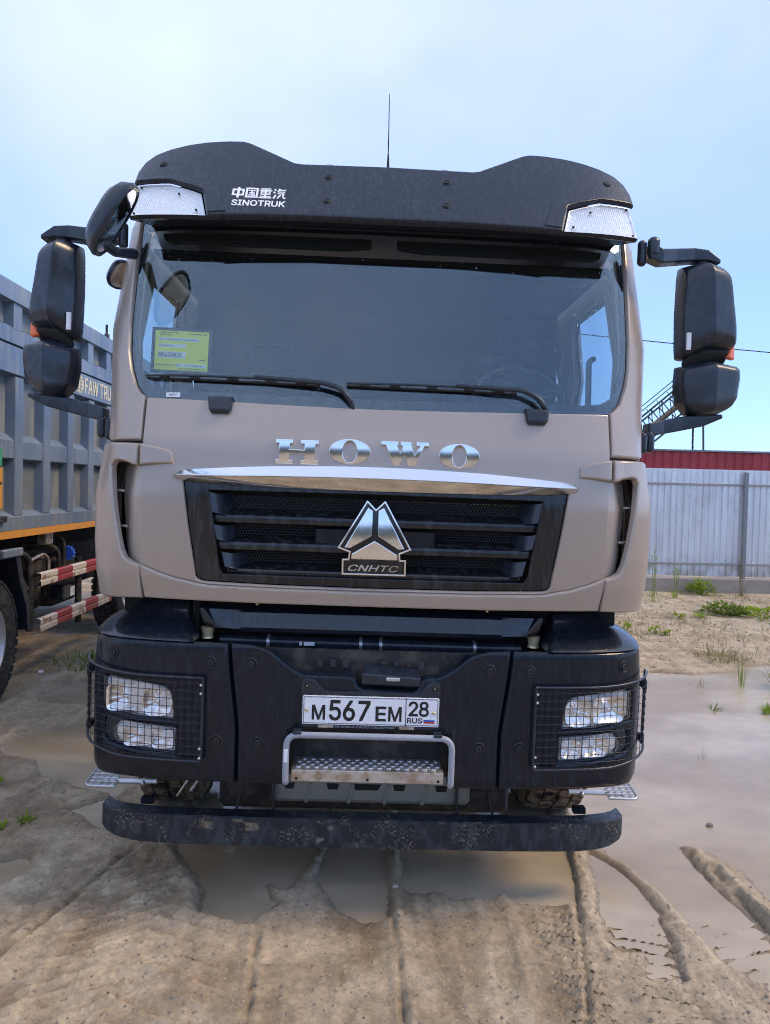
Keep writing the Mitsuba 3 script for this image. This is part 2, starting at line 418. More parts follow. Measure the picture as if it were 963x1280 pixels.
HD = Polygon([(-1.09, 3.09), (1.09, 3.09), (1.07, 3.30), (-1.07, 3.30)])
part(TR, 'windscreen_header', panel(CAB, HD, -.004, .02, .004, .05), 'visor_black')
rec = [(1.0, 1.962), (1.03, 1.955), (1.06, 1.968), (1.10, 1.977), (1.118, 1.972), (1.127, 1.955), (1.116, 1.83), (1.10, 1.72), (1.09, 1.665), (1.074, 1.60), (1.06, 1.572), (1.035, 1.556), (1.0, 1.545)]
def rk(P): return [(float((CAB.W0 + k) * CAB.W(z) / CAB.W0), z) for k, z in P]
def corner(s):
    P = Polygon([(1.013, 2.056)] + [(1.19, 2.058)] + side(CAB, [(.40, 2.058), (.58, 2.058), (.58, 1.39)]) + [(1.19, 1.388), (.988, 1.40), (1.006, 1.60), (1.011, 1.9)]).difference(Polygon(rec).buffer(.004))
    P = max(P.geoms, key=lambda g: g.area) if P.geom_type != 'Polygon' else P
    k = part(TR, 'corner_panel', panel(CAB, affinity.scale(P, s, 1, origin=(0, 0)), .012, .030, .009, .025), 'paint')
    def fl(a, z):
        t = np.clip((np.abs(a) - 1.055) / .085, 0, 1)
        return .004 - .010 * np.clip((np.abs(a) - 1.01) / .05, 0, 1) - .055 * t * t
    fp = sx([(1.0, 1.53), (1.0, 1.985), (1.15, 1.995), (1.15, 1.85), (1.12, 1.6), (1.08, 1.54)], s)
    part(k, 'air_intake_floor', panel(CAB, fp, fl, .008, .001, .02), 'paint')
    for xx, zz in ((1.118, 1.852), (1.098, 1.698)):
        p = CAB.at(s * xx, zz, 0.0)
        part(k, 'intake_tab', shull([p + [-.016 * s, .0, 0], p + [.012 * s, .01, .002], p + [-.012 * s, .03, 0]], .0055), 'paint')
    # brow across the seam
    br = [(1.012, 1.960), (1.012, 2.055), (1.19, 2.057)] + side(CAB, [(.5, 2.057), (.5, 2.02)]) + [(1.19, 1.995), (1.135, 1.98), (1.06, 1.972), (1.03, 1.960)]
    part(k, 'brow', panel(CAB, sx(br, s), lambda a, z: .030 - .026 * np.clip((np.abs(a) - 1.06) / .12, 0, 1), .022, .010, .025), 'paint')
    bf = [(1.004, 1.962), (1.004, 2.055), (.93, 2.043), (.885, 2.031), (.870, 2.017), (.866, 1.974), (.93, 1.970)]
    def bo(a, z): return .012 + .022 * np.clip((np.abs(a) - .86) / .15, 0, 1)
    part(TR, 'front_brow', panel(CAB, sx(bf, s), bo, .018, .009, .02), 'paint')
    # dark backing behind the seams
    part(TR, 'seam_backing', panel(CAB, sx([(.985, 1.40), (1.02, 1.40), (1.03, 2.26), (.985, 2.26)], s), -.004, .004, .001), 'dark_void')
    part(TR, 'pillar_seam_backing', panel(CAB, sx([(1.0, 2.04), (1.0, 2.09)] + side(CAB, [(.56, 2.09), (.56, 2.04)]), s), .004, .004, .001), 'dark_void')
    # pillar
    gl = [(1.016, 2.264), (1.036, 2.275), (1.066, 2.31), (1.098, 2.39), (1.117, 2.474), (1.128, 2.6), (1.134, 2.8), (1.138, 3.12), (1.12, 3.27)]
    P = [(1.014, 2.068), (1.016, 2.2)] + gl + rk([(.05, 3.27), (.05, 2.6), (.05, 2.068)])
    part(TR, 'windscreen_pillar', panel(CAB, sx(P, s), .004, .022, .010, .025), 'paint')
    # door
    win = Polygon(rk([(.10, 2.30), (.10, 2.97)]) + side(CAB, [(1.52, 2.97), (1.52, 2.30)]))
    D = Polygon(side(CAB, [(.585, 1.30), (.585, 2.05)]) + rk([(.056, 2.068), (.056, 2.6), (.056, 3.24)]) + side(CAB, [(1.62, 3.24), (1.62, 1.30)])).difference(win)
    d = part(TR, 'door', panel(CAB, affinity.scale(D, s, 1, origin=(0, 0)), .004, .018, .006, .06), 'paint')
    wf = win.buffer(.012).difference(win.buffer(-.018))
    part(d, 'window_seal', panel(CAB, affinity.scale(wf, s, 1, origin=(0, 0)), .002, .016, .003, .06), 'rubber_black')
    part(d, 'door_window', sheet(CAB, affinity.scale(win, s, 1, origin=(0, 0)), .008), 'glass_side')
    inner = Polygon(rk([(.03, 1.58), (.03, 2.3), (.03, 3.10)]) + side(CAB, [(1.95, 3.10), (1.95, 1.58)])).difference(win.buffer(-.01))
    part(d, 'door_lining', panel(CAB, affinity.scale(inner, s, 1, origin=(0, 0)), -.034, .004, .001, .08), 'trim_beige')
    q = Polygon(side(CAB, [(1.63, 1.30), (1.63, 3.24), (2.02, 3.24), (2.02, 1.30)]))
    part(TR, 'rear_side_panel', panel(CAB, affinity.scale(q, s, 1, origin=(0, 0)), .004, .018, .006, .08), 'paint')
    hp = np.array([s * 1.275, 1.42, 2.18])
    part(d, 'door_handle', shull([hp, hp + [0, .14, 0]], .018), 'plastic_black')
both(corner)

# ---- grille
bez = Polygon(grille_out).buffer(-.003).difference(Polygon(sym([(0, 1.512), (.648, 1.513), (.662, 1.54), (.715, 1.868), (0, 1.872)])))
GR = part(TR, 'grille', panel(CAB, bez, .004, .010, .004, .03), 'gloss_black')
MP = Flat(.155)
def hexmesh(x0, x1, z0, z1, clip, pitch=.0135, hole=.0052):
    V, F, n = [], [], 0
    ang = np.arange(6) * np.pi / 3 + np.pi / 6
    ring_o = np.stack([np.cos(ang), np.sin(ang)], 1) * (pitch / math.sqrt(3) + .0003)
    ring_i = np.stack([np.cos(ang), np.sin(ang)], 1) * hole * 1.1
    k = np.arange(6); k2 = (k + 1) % 6
    f = np.vstack([np.stack([k, k2, k2 + 6], 1), np.stack([k, k2 + 6, k + 6], 1), np.stack([k + 6, k2 + 6, k2 + 12], 1), np.stack([k + 6, k2 + 12, k + 12], 1)])
    r = 0
    z = z0
    while z < z1:
        x = x0 + (r % 2) * pitch / 2
        while x < x1:
            if clip(x, z):
                o = ring_o + [x, z]; i = ring_i + [x, z]
                v = np.vstack([np.c_[o[:, 0], np.full(6, .155), o[:, 1]], np.c_[i[:, 0], np.full(6, .153), i[:, 1]], np.c_[i[:, 0], np.full(6, .160), i[:, 1]]])
                V.append(v); F.append(f + n); n += 18
            x += pitch
        z += pitch * .866; r += 1
    return trimesh.Trimesh(np.vstack(V), np.vstack(F), process=False)
part(GR, 'perforated_mesh', hexmesh(-.67, .67, 1.525, 1.852, lambda x, z: abs(x) < .60 + (z - 1.52) * .18), 'mesh_black', smooth=False, kind='stuff')
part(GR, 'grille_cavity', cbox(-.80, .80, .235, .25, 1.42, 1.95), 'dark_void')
for zc, w, hh in ((1.748, .705, .019), (1.632, .675, .019), (1.522, .635, .014)):
    prof = [(.060, zc + .004), (.064, zc + hh - .002), (.135, zc + hh + .024), (.150, zc + hh + .020), (.150, zc - hh - .004), (.075, zc - hh), (.063, zc - hh + .005)]
    P = []
    for x in np.linspace(-w, w, 9):
        dy = float(np.interp(abs(x) * 1.0, CAB.x, CAB.y)) + (.012 if abs(x) > w - .02 else 0)
        P.append([(x, y + dy, z) for y, z in prof + prof[:1]])
    lv = gridmesh(np.array(P))
    part(GR, 'louvre', lv, 'gloss_black')
for s in (-1, 1):
    for z0, z1, xa, xb in ((1.772, 1.862, .712, .628), (1.656, 1.724, .690, .605), (1.540, 1.608, .652, .560)):
        A = [(.050, z1, xa + .004), (.050, z0 + .004, xa - .012), (.062, z0 - .006, xa - .05)]
        B = [(.150, z1, xb + .004), (.150, z0 + .018, xb), (.150, z0 - .006, xb - .03)]
        rows = []
        for t in np.linspace(0, 1, 6):
            tt = t ** 1.6
            rows.append([(s * ((1 - t) * p[2] + t * q[2]), (1 - tt) * p[0] + tt * q[0], (1 - t) * p[1] + t * q[1] - .008 * math.sin(t * 3.14)) for p, q in zip(A, B)])
        part(GR, 'scoop', gridmesh(np.array(rows)), 'plastic_black', smooth=True)
for s in (-1, 1):
    part(GR, 'centre_block', cbox(s * .10, s * .262, .085, .16, 1.640, 1.722, .006), 'bumper_black')
# ---- chrome strip under the lettering
CHR = [(.0, 1.988, 1.939, 1.887), (.2, 1.986, 1.938, 1.888), (.45, 1.977, 1.934, 1.890), (.62, 1.966, 1.929, 1.892), (.77, 1.954, 1.926, 1.900), (.845, 1.946, 1.926, 1.907), (.862, 1.938, 1.926, 1.912)]
rows = []
for x, a, b, c in [(-k[0], *k[1:]) for k in reversed(CHR[1:])] + CHR:
    edge = abs(x) > .85
    hs = (.014, .040, .062, .066, .060, .030, .012) if not edge else (.014, .028, .040, .042, .040, .026, .012)
    zz = (a + .002, a, b + .004, b, b - .004, c, c - .003)
    rows.append([CAB.at(x, z, h) for z, h in zip(zz, hs)])
part(TR, 'chrome_strip', gridmesh(np.array(rows)), 'chrome', smooth=25)
# ---- serif lettering
def slab_h():
    p = [sbox(0, 0, .073, .018), sbox(.106, 0, .182, .018), sbox(0, .086, .073, .104), sbox(.106, .086, .182, .104), sbox(.014, 0, .060, .104), sbox(.122, 0, .168, .104), sbox(.05, .044, .13, .062)]
    return shapely.union_all(p)
def slab_o():
    return Polygon(ell(.0885, .052, .0885, .054, 40)).difference(Polygon(ell(.0885, .052, .030, .046, 32)))
def slab_w():
    p = [Polygon([(.012, .100), (.062, .100), (.093, .030), (.074, 0), (.055, 0)]), Polygon([(.084, .100), (.125, .100), (.150, .030), (.135, 0), (.116, 0)]),
         Polygon([(.055, 0), (.080, 0), (.116, .085), (.100, .098)]), Polygon([(.118, 0), (.146, 0), (.190, .096), (.172, .098)]),
         sbox(0, .086, .072, .104), sbox(.082, .086, .128, .104), sbox(.150, .086, .204, .104)]
    return shapely.union_all(p)
class Lift:                                      # the letters stand upright on the sloping panel
    def __init__(s, S, z0, k): s.S, s.z0, s.k = S, z0, k
    def A(s, x, z): return s.S.A(x, np.full(np.shape(x), s.z0))
    def pos(s, a, z, h=0.0):
        z = np.asarray(z, float); q = s.S.raw(np.asarray(a, float), np.full(np.shape(a), s.z0))
        q[..., 1] += (z - s.z0) * s.k + .75 * (z - s.z0) ** 2 - h; q[..., 2] = z
        return q
    def at(s, x, z, h=0.0): return s.pos(s.A(x, z), z, h)
LET = Lift(CAB, 2.045, -.020)
for g, x0, z0 in ((slab_h(), -.437, 1.992), (slab_o(), -.211, 2.001), (slab_w(), .011, 2.000), (slab_o(), .257, 1.998)):
    part(TR, 'chrome_letter', panel(LET, affinity.translate(g.buffer(.0005), x0, z0), .020, .014, .0035, .012, back=.02), 'chrome', smooth=20)
# ---- emblem
class Dome(Flat):
    def pos(s, a, z, h=0.0):
        q = super().pos(a, z, h); q[..., 1] += .36 * (np.asarray(z, float) - 1.70) ** 2
        return q
    at = pos
EM = Dome(.034, math.radians(1.75), 1.67)
eo = [(-.040, 1.850), (-.002, 1.812), (.038, 1.850), (.156, 1.641), (.108, 1.621), (.110, 1.598), (.135, 1.598), (.135, 1.527), (-.140, 1.526), (-.141, 1.596), (-.116, 1.597), (-.112, 1.623), (-.162, 1.641)]
EB = part(TR, 'emblem', panel(EM, eo, -.02, .022, .003, .02), 'gloss_black')
rim = Polygon(eo).difference(Polygon(eo).buffer(-.0085, join_style=2))
part(EB, 'chrome_rim', panel(EM, rim, 0, .010, .0025, .02), 'chrome', smooth=20)
for nm, k in (('kite', [(-.036, 1.820), (-.014, 1.806), (-.014, 1.697), (-.108, 1.640), (-.134, 1.643)]), ('kite', [(.033, 1.820), (.008, 1.806), (.008, 1.697), (.098, 1.640), (.127, 1.643)]),
              ('kite', [(-.003, 1.678), (-.101, 1.619), (-.103, 1.594), (.098, 1.594), (.097, 1.619)])):
    part(EB, nm, panel(EM, k, 0, .012, .005, .02), 'chrome', smooth=12)
part(EB, 'lettering', wrap(text('CNHTC', .026, .222, .003, True, .28), EM, -.118, 1.545, .004), 'dirty_aluminium', smooth=False)

# ---- windscreen
GL = [(0, 2.239), (.35, 2.243), (.63, 2.249), (.9, 2.256), (1.010, 2.262), (1.032, 2.278), (1.060, 2.313), (1.091, 2.392), (1.110, 2.474), (1.121, 2.6), (1.127, 2.8), (1.132, 3.14), (0, 3.16)]
gpoly = Polygon(sym(GL)) if False else Polygon(GL + [(-x, z) for x, z in reversed(GL[1:-1])])
WS = part(TR, 'windscreen', sheet(CAB, gpoly, .010, .06), 'glass_wind', smooth=True)
ginn = [(0, 2.286), (.35, 2.290), (.63, 2.295), (.9, 2.300), (.985, 2.310), (1.035, 2.340), (1.074, 2.42), (1.094, 2.5), (1.107, 2.6), (1.115, 2.8), (1.120, 3.07), (0, 3.08)]
ring = gpoly.difference(Polygon(ginn + [(-x, z) for x, z in reversed(ginn[1:-1])]))
part(WS, 'black_border', panel(CAB, ring, -.004, .006, .001, .05), 'gloss_black')
seal = gpoly.buffer(.012).difference(gpoly.buffer(-.002))
part(WS, 'seal', panel(CAB, seal, -.004, .012, .003, .05), 'rubber_black')
part(WS, 'sticker', wrap(extr(sbox(0, 0, .062, .021), .001), CAB, -.930, 2.263, .012), 'sticker_white')
part(WS, 'sticker_number', wrap(text('8597', .010, .034, .0008), CAB, -.916, 2.2685, .0135), 'trim_grey', smooth=False)

dr_ = []
for i in range(420):
    x, z = rng.uniform(-1.05, 1.05), rng.uniform(2.32, 2.98)
    c = CAB.at(x, z, .0125); r = rng.uniform(.0012, .0030); k = rng.uniform(1.0, 3.5)
    dr_.append(trimesh.Trimesh(_ICO * [r, r * .5, r * k] + c, trimesh.creation.icosphere(1).faces))
part(WS, 'rain_drops', join(*dr_), 'water_drop', smooth=True, kind='stuff')
# ---- wipers
def wiper(pts, blade, cap):
    K = thingpart = part(TR, 'wiper', tube(arc_path([CAB.at(x, z, h) for x, z, h in pts], .02), np.linspace(.013, .010, len(arc_path([CAB.at(x, z, h) for x, z, h in pts], .02))), 8), 'plastic_black', smooth=True)
    (xa, za), (xb, zb) = blade
    n = 24
    X, Zz = np.linspace(xa, xb, n), np.linspace(za, zb, n)
    bow = .010 * np.sin(np.linspace(0, np.pi, n))
    part(K, 'blade_frame', tube(CAB.at(X, Zz + bow * .3, .034 + bow), .0055, 6), 'plastic_black', smooth=True)
    part(K, 'blade_rubber', tube(CAB.at(X, Zz - .006, .020), .0055, 4), 'rubber_black', smooth=True)
    for t in (.12, .3, .5, .7, .88):
        i = int(t * (n - 1)); p = CAB.at(X[i], Zz[i], .030); q = CAB.at(X[i + 1], Zz[i + 1], .030)
        part(K, 'blade_clip', shull([p, q], .0085), 'plastic_black')
wiper([(-.111, 2.236, .015), (-.135, 2.275, .04), (-.175, 2.315, .048), (-.25, 2.335, .048), (-.55, 2.352, .042)], ((-1.02, 2.350), (-.262, 2.338)), None)
wiper([(.733, 2.246, .02), (.715, 2.268, .04), (.685, 2.305, .05), (.62, 2.335, .05), (.33, 2.347, .042)], ((-.147, 2.343), (.60, 2.337)), None)
for xa, xb, za, zb in ((-.738, -.630, 2.258, 2.190), (.628, .735, 2.256, 2.192)):
    part(TR, 'hinge_cover', panel(CAB, Polygon([(xa, za), (xb, za), (xb - .008, zb + .012), (xb - .018, zb), (xa + .018, zb), (xa + .008, zb + .012)]), .014, .042, .012, .02), 'plastic_black')

# ---- sun visor with its lamps
vo = [(0, 3.066), (.35, 3.066), (.69, 3.056), (.783, 3.050), (.829, 3.196), (.872, 3.216), (.99, 3.259), (1.165, 3.266), (1.164, 3.34), (1.142, 3.40), (1.10, 3.445), (1.03, 3.478), (.95, 3.503), (.86, 3.521), (.76, 3.531), (.69, 3.531), (.655, 3.520), (.435, 3.398), (.40, 3.392), (0, 3.398)]
vp = Polygon(vo + [(-x, z) for x, z in reversed(vo[1:-1])])
VI = part(TR, 'sun_visor', panel(VIS, vp, .012, .018, .010, .03, back=.0), 'visor_black')
xu = np.linspace(-1.14, 1.14, 61)
zu = np.interp(np.abs(xu), [0, .35, .69, .79, 1.0, 1.17], [3.066, 3.066, 3.056, 3.052, 3.056, 3.060])
part(VI, 'underside', gridmesh(np.stack([VIS.at(xu, zu + .004, .020), VIS.at(xu, zu + .002, .0), CAB.at(np.clip(xu, -1.09, 1.09), zu + .035, .012)])), 'visor_black', smooth=30)
for s in (-1, 1):
    lp = Polygon([(.795, 3.064), (.836, 3.190), (.876, 3.208), (.99, 3.250), (1.143, 3.258), (1.138, 3.066), (1.0, 3.062)])
    L = part(VI, 'marker_lamp', panel(VIS, affinity.scale(lp, s, 1, origin=(0, 0)), -.006, .010, .002, .03), 'lens_pattern_back')
    ridge = []
    q = lp.buffer(-.006)
    bx0, bz0, bx1, bz1 = q.bounds
    for x in np.arange(bx0 + .006, bx1, .0105):
        seg = q.intersection(LineString([(x, bz0), (x, bz1)]))
        if seg.length > .01:
            zz = np.linspace(seg.bounds[1], seg.bounds[3], 6)
            ridge.append(tube(VIS.at(np.full(6, s * x), zz, .002), .0042, 5))
    part(L, 'lens_rib', join(*ridge), 'reflector', smooth=True, kind='stuff')
    part(L, 'lens', panel(VIS, affinity.scale(lp, s, 1, origin=(0, 0)), .004, .010, .004, .04), 'lens_clear')
    fr = lp.buffer(.002).difference(lp.buffer(-.003))
    part(L, 'lens_edge', panel(VIS, affinity.scale(fr, s, 1, origin=(0, 0)), .0, .014, .002, .04), 'lens_pattern_back')
    for xx, zz in ((.937, 3.192), (.840, 3.094), (1.122, 3.082), (1.126, 3.242)):
        p = VIS.at(s * xx, zz, .014); part(L, 'screw', shull([p, p + [0, .004, 0]], .0055), 'rubber_black')
    sur = Polygon([(.702, 3.072), (.752, 3.198), (.80, 3.236), (.855, 3.252), (.99, 3.278), (1.150, 3.285), (1.150, 3.268), (.99, 3.261), (.870, 3.219), (.826, 3.199), (.780, 3.063)])
    part(VI, 'lamp_surround', panel(VIS, affinity.scale(sur, s, 1, origin=(0, 0)), .024, .011, .004, .03), 'visor_black')
def bolt(parent, S, x, z, r, h=.004, hole=True):
    c = S.at(x, z, h); n = S.at(x, z, h + 1) - c
    t = np.cross(n, [0, 0, 1.0]); t /= np.linalg.norm(t); b = np.cross(n, t)
    def place(m):
        v, f = arr(m); return trimesh.Trimesh(c + v[:, [0]] * t + v[:, [2]] * b + v[:, [1]] * n, f[:, ::-1], process=False)
    k = part(parent, 'bolt', place(lathe([(r, -.002), (r, .002), (.86 * r, .004), (.80 * r, .002), (.62 * r, -.001), (.58 * r, .004), (.5 * r, .0055), (.2 * r, .0055), (.17 * r, .003), (.001, .003)], 20)), 'rubber_black', smooth=25)
    return k
for x, z in ((-1.042, 3.366), (-.269, 3.307), (-.267, 3.158), (.277, 3.307), (.268, 3.160), (1.046, 3.372)):
    bolt(VI, VIS, x, z, .019, .030)
for x in (-.272, .28):
    part(VI, 'mounting_clip', cbox(x - .018, x + .018, .50, .53, 3.37, 3.450, .004), 'galvanised')
part(VI, 'lettering', wrap(text('SINOTRUK', .032, .236, .0015, True), VIS, -.686, 3.109, .0305), 'letter_white', smooth=False)
def cjk():
    S = lambda *r: shapely.union_all([sbox(*k) for k in r])
    zhong = S((.0, .012, .009, .050), (.045, .012, .054, .050), (.0, .042, .054, .051), (.0, .011, .054, .020), (.022, -.002, .033, .062))
    guo = S((0, 0, .009, .060), (.047, 0, .056, .060), (0, .052, .056, .060), (0, 0, .056, .008), (.013, .040, .043, .046), (.015, .026, .041, .032), (.012, .012, .044, .018), (.025, .014, .031, .044)).union(sbox(.035, .0195, .040, .0245))
    zh = S((.006, .054, .050, .060), (0, .044, .056, .050), (0, -.001, .056, .005), (.004, .008, .052, .013), (.006, .020, .050, .0245), (.006, .029, .050, .033), (.006, .038, .050, .0415), (.006, .020, .012, .041), (.044, .020, .050, .041), (.0245, .0, .0315, .058))
    qi = shapely.union_all([Polygon([(0, .056), (.006, .060), (.013, .050), (.008, .046)]), Polygon([(-.002, .038), (.004, .043), (.011, .034), (.006, .030)]), Polygon([(-.001, .002), (.006, -.001), (.014, .020), (.008, .024)]),
                            Polygon([(.016, .042), (.022, .040), (.030, .060), (.023, .062)]), sbox(.022, .049, .056, .055), sbox(.020, .038, .052, .043), sbox(.018, .027, .050, .033), Polygon([(.042, .033), (.050, .033), (.046, .014), (.052, .007), (.056, .007), (.056, .0), (.048, -.001), (.040, .012)]), Polygon([(.016, .003), (.022, .0), (.036, .020), (.030, .024)])])
    return [affinity.translate(g, dx, 0) for g, dx in ((zhong, 0), (guo, .060), (zh, .121), (qi, .184))]
for g in cjk():
    part(VI, 'character', wrap(extr(g, .0015), VIS, -.692, 3.157, .0305), 'letter_white', smooth=False)
# roof behind the visor
roof = []
for y, dz, w in ((.42, -.10, 1.10), (.55, -.02, 1.12), (.8, .0, 1.14), (1.9, .0, 1.14), (2.02, -.03, 1.12)):
    roof.append([(x * w, y, 3.10 + dz + .25 * (1 - abs(x) ** 4.5) ** .5) for x in np.linspace(-1, 1, 33)])
part(TR, 'roof', gridmesh(np.array(roof)), 'paint', smooth=True)
part(TR, 'rear_wall', cbox(-1.2, 1.2, 2.0, 2.03, 1.3, 3.14), 'paint')
# aerial
ae = part(TR, 'aerial', tube([(.012, .9, 3.30), (.012, .9, 3.62), (.011, .9, 3.68)], [.008, .007, .004], 8), 'rubber_black', smooth=True)
part(ae, 'whip', tube([(.011, .9, 3.67), (.007, .9, 3.995)], [.0036, .0022], 6), 'rubber_black', smooth=True)

# ---- cab interior
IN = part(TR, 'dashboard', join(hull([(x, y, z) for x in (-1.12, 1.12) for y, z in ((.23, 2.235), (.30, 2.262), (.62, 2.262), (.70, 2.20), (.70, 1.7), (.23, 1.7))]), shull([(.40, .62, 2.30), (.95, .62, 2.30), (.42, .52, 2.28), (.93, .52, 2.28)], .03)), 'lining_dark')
wc = np.array([.72, .70, 2.39]); ta = math.radians(38)
ring = [wc + .225 * np.array([math.cos(t), math.sin(t) * math.sin(ta), math.sin(t) * math.cos(ta)]) for t in np.linspace(0, 2 * math.pi, 40, endpoint=False)]
SW = part(TR, 'steering_wheel', tube(ring, .017, 8, closed=True), 'trim_dark', smooth=True)
for t in (math.pi * .06, math.pi * .94, math.pi * 1.5):
    part(SW, 'spoke', tube([wc + [0, .03, -.02], wc + .22 * np.array([math.cos(t), math.sin(t) * math.sin(ta), math.sin(t) * math.cos(ta)])], .016, 6), 'trim_dark', smooth=True)
part(SW, 'hub', shull([wc + [-.05, .02, -.02], wc + [.05, .02, -.02]], .05), 'trim_dark')
for s in (-.66, .66):
    st = part(TR, 'seat', join(shull([(s - .2, 1.45, 2.05), (s + .2, 1.45, 2.05), (s - .19, 1.55, 2.52), (s + .19, 1.55, 2.52)], .07), shull([(s - .2, .98, 1.98), (s + .2, .98, 1.98), (s - .2, 1.42, 1.95), (s + .2, 1.42, 1.95)], .08)), 'seat_fabric')
    part(st, 'headrest', shull([(s - .1, 1.57, 2.64), (s + .1, 1.57, 2.64), (s - .1, 1.57, 2.73), (s + .1, 1.57, 2.73)], .045), 'seat_fabric')
    v = Polygon([(.06, 3.10), (.06, 3.05), (.18, 3.035), (.70, 3.035), (.80, 3.045), (1.02, 3.045), (1.07, 3.07), (1.08, 3.10)])
    part(TR, 'inner_sun_shade', panel(CAB, affinity.scale(v, 1 if s > 0 else -1, 1, origin=(0, 0)), -.075, .012, .004, .05), 'trim_dark')
    part(TR, 'pillar_trim', panel(CAB, sx([(1.08, 2.30), (1.100, 2.42), (1.112, 2.6), (1.120, 3.08)] + rk([(.07, 3.08), (.07, 2.30)]), 1 if s > 0 else -1), -.03, .012, .004, .05), 'trim_beige')
    xg = 1.06 if s > 0 else -1.06
    part(TR, 'grab_handle', tube(arc_path([(xg, .52, 2.28), (xg - .035 * np.sign(s), .50, 2.30), (xg - .035 * np.sign(s), .52, 2.56), (xg, .56, 2.58)], .03), .014, 8), 'trim_grey', smooth=True)
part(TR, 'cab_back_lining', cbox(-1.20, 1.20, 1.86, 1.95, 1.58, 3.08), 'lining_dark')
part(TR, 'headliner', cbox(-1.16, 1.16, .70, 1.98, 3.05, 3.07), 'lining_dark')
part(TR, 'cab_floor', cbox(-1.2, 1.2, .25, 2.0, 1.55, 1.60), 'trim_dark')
# ---- bumper
seam = [(.605, 1.228), (.592, 1.10), (.572, .95), (.561, .86), (.560, .616)]
hi = [(.838, .889), (.846, .96), (.853, .993), (.865, 1.012), (.886, 1.024), (1.02, 1.037), (1.150, 1.047), (1.162, 1.040), (1.163, .918), (1.0, .894)]
lo = [(.832, .752), (.832, .843), (1.055, .853), (1.09, .847), (1.108, .825), (1.108, .796), (1.09, .774), (.97, .758)]
lob = [(.822, .741), (.822, .853), (1.10, .869), (1.150, .868), (1.160, .850), (1.160, .795), (1.135, .768), (.97, .748)]
SP = [(0, -.342), ]
def bside(s):
    P = Polygon([(x + .0025, z) for x, z in seam[::-1]] + [(.80, 1.228), (1.10, 1.228), (1.20, 1.23)] + side(BMP, [(.45, 1.235), (.80, 1.245), (.80, .62)]) + [(1.225, .585), (1.17, .600), (1.05, .612), (.80, .616)])
    P = P.difference(Polygon(hi)).difference(Polygon(lob))
    B = part(TR, 'bumper_corner', panel(BMP, affinity.scale(P, s, 1, origin=(0, 0)), -.012, .012, .018, .028, back=.05), 'bumper_black')
    st = [(1.222, .008, 1.244, .757), (1.236, .024, 1.240, .764), (1.252, .060, 1.230, .780), (1.272, .105, 1.210, .792), (1.288, .132, 1.180, .800), (1.302, .145, 1.145, .804), (1.330, .150, 1.110, .808), (1.358, .154, 1.085, .812), (1.373, .170, 1.068, .818), (1.380, .22, 1.052, .828), (1.382, .50, 1.03, .85)]
    t = np.linspace(0, np.pi / 2, 40)
    rows = []
    for z, y0, W, xi in st:
        x = W * np.sin(t) ** (2 / 4.2); y = y0 + .42 * (1 - np.cos(t) ** (2 / 4.2))
        k = x > xi
        xx = np.concatenate([[xi], x[k], [W]]); yy = np.concatenate([[y0 + .42 * (1 - (1 - (xi / W) ** 4.2) ** (1 / 4.2))], y[k], [.85]])
        l = np.concatenate([[0], np.cumsum(np.hypot(np.diff(xx), np.diff(yy)))]); u = np.linspace(0, l[-1], 44)
        xx, yy = np.interp(u, l, xx), np.interp(u, l, yy)
        rows.append([(s * xi, .60, z)] + [(s * a, b, z) for a, b in zip(xx, yy)])
    part(B, 'shoulder', gridmesh(np.array(rows)), 'fender_black', smooth=40)
    for x, z in ((.682, 1.138), (.6475, .804), (1.115, 1.153)):
        bolt(B, BMP, s * x, z, .027, .002)
    # headlights
    for nm, pl, bowls in (('headlight', hi, ((.910, .956, .062, .060, 3.0), (1.056, .966, .078, .058, 6.0))), ('fog_lamp', lo, ((.882, .799, .046, .041, 4.0), (.992, .803, .060, .042, 5.0)))):
        H = part(B, nm, panel(BMP, affinity.scale(Polygon(pl).buffer(.012), s, 1, origin=(0, 0)), -.036, .006, .001, .025), 'lens_pattern_back',
                 label=None)
        for bx, bz, rx, rz, pw in bowls:
            prof = [(1.0, .020), (.93, .018), (.75, -.004), (.5, -.018), (.25, -.026), (.16, -.028), (.15, .006), (.10, .012), (.001, .014)]
            m = lathe([(a, b) for a, b in prof], 48)
            v = np.array(m.vertices); c = BMP.at(s * bx, bz, -.017)
            rr = np.hypot(v[:, 0], v[:, 2]); an = np.arctan2(v[:, 2], v[:, 0]); ca, sa = np.cos(an), np.sin(an)
            kk = (np.abs(ca) ** pw + np.abs(sa) ** pw) ** (-1 / pw) * rr
            v = np.stack([c[0] + ca * kk * rx, c[1] + np.interp(np.abs(ca * kk * rx + bx) , BMP.x, BMP.y) - np.interp(bx, BMP.x, BMP.y) - .6 * v[:, 1] + .0016 * np.cos(an * 10) * (rr > .3) * (rr < .9), c[2] + sa * kk * rz], 1)
            part(H, 'reflector_bowl', trimesh.Trimesh(v, m.faces, process=False), 'reflector', smooth=40)
        if nm == 'fog_lamp':
            fr = Polygon(lob).difference(Polygon(lo).buffer(.006))
            part(H, 'lamp_frame', panel(BMP, affinity.scale(fr, s, 1, origin=(0, 0)), -.03, .018, .006, .03), 'plastic_black')
            part(H, 'turn_signal', panel(BMP, sx([(1.058, .782), (1.058, .842), (1.100, .838), (1.100, .788)], s), -.030, .012, .004, .02), 'lens_pattern_back')
        else:
            part(H, 'side_marker', panel(BMP, sx([(1.152, .925), (1.152, 1.03), (1.160, 1.034), (1.160, .93)], s), -.030, .012, .004, .02), 'lens_pattern_back')
        part(H, 'lens', panel(BMP, affinity.scale(Polygon(pl), s, 1, origin=(0, 0)), -.014, .014, .006, .03), 'lens_clear')
    # wire guard
    gx, z0, z1 = .716, .722, 1.076
    ae = float(BMP.A(1.2, .9)) + .12
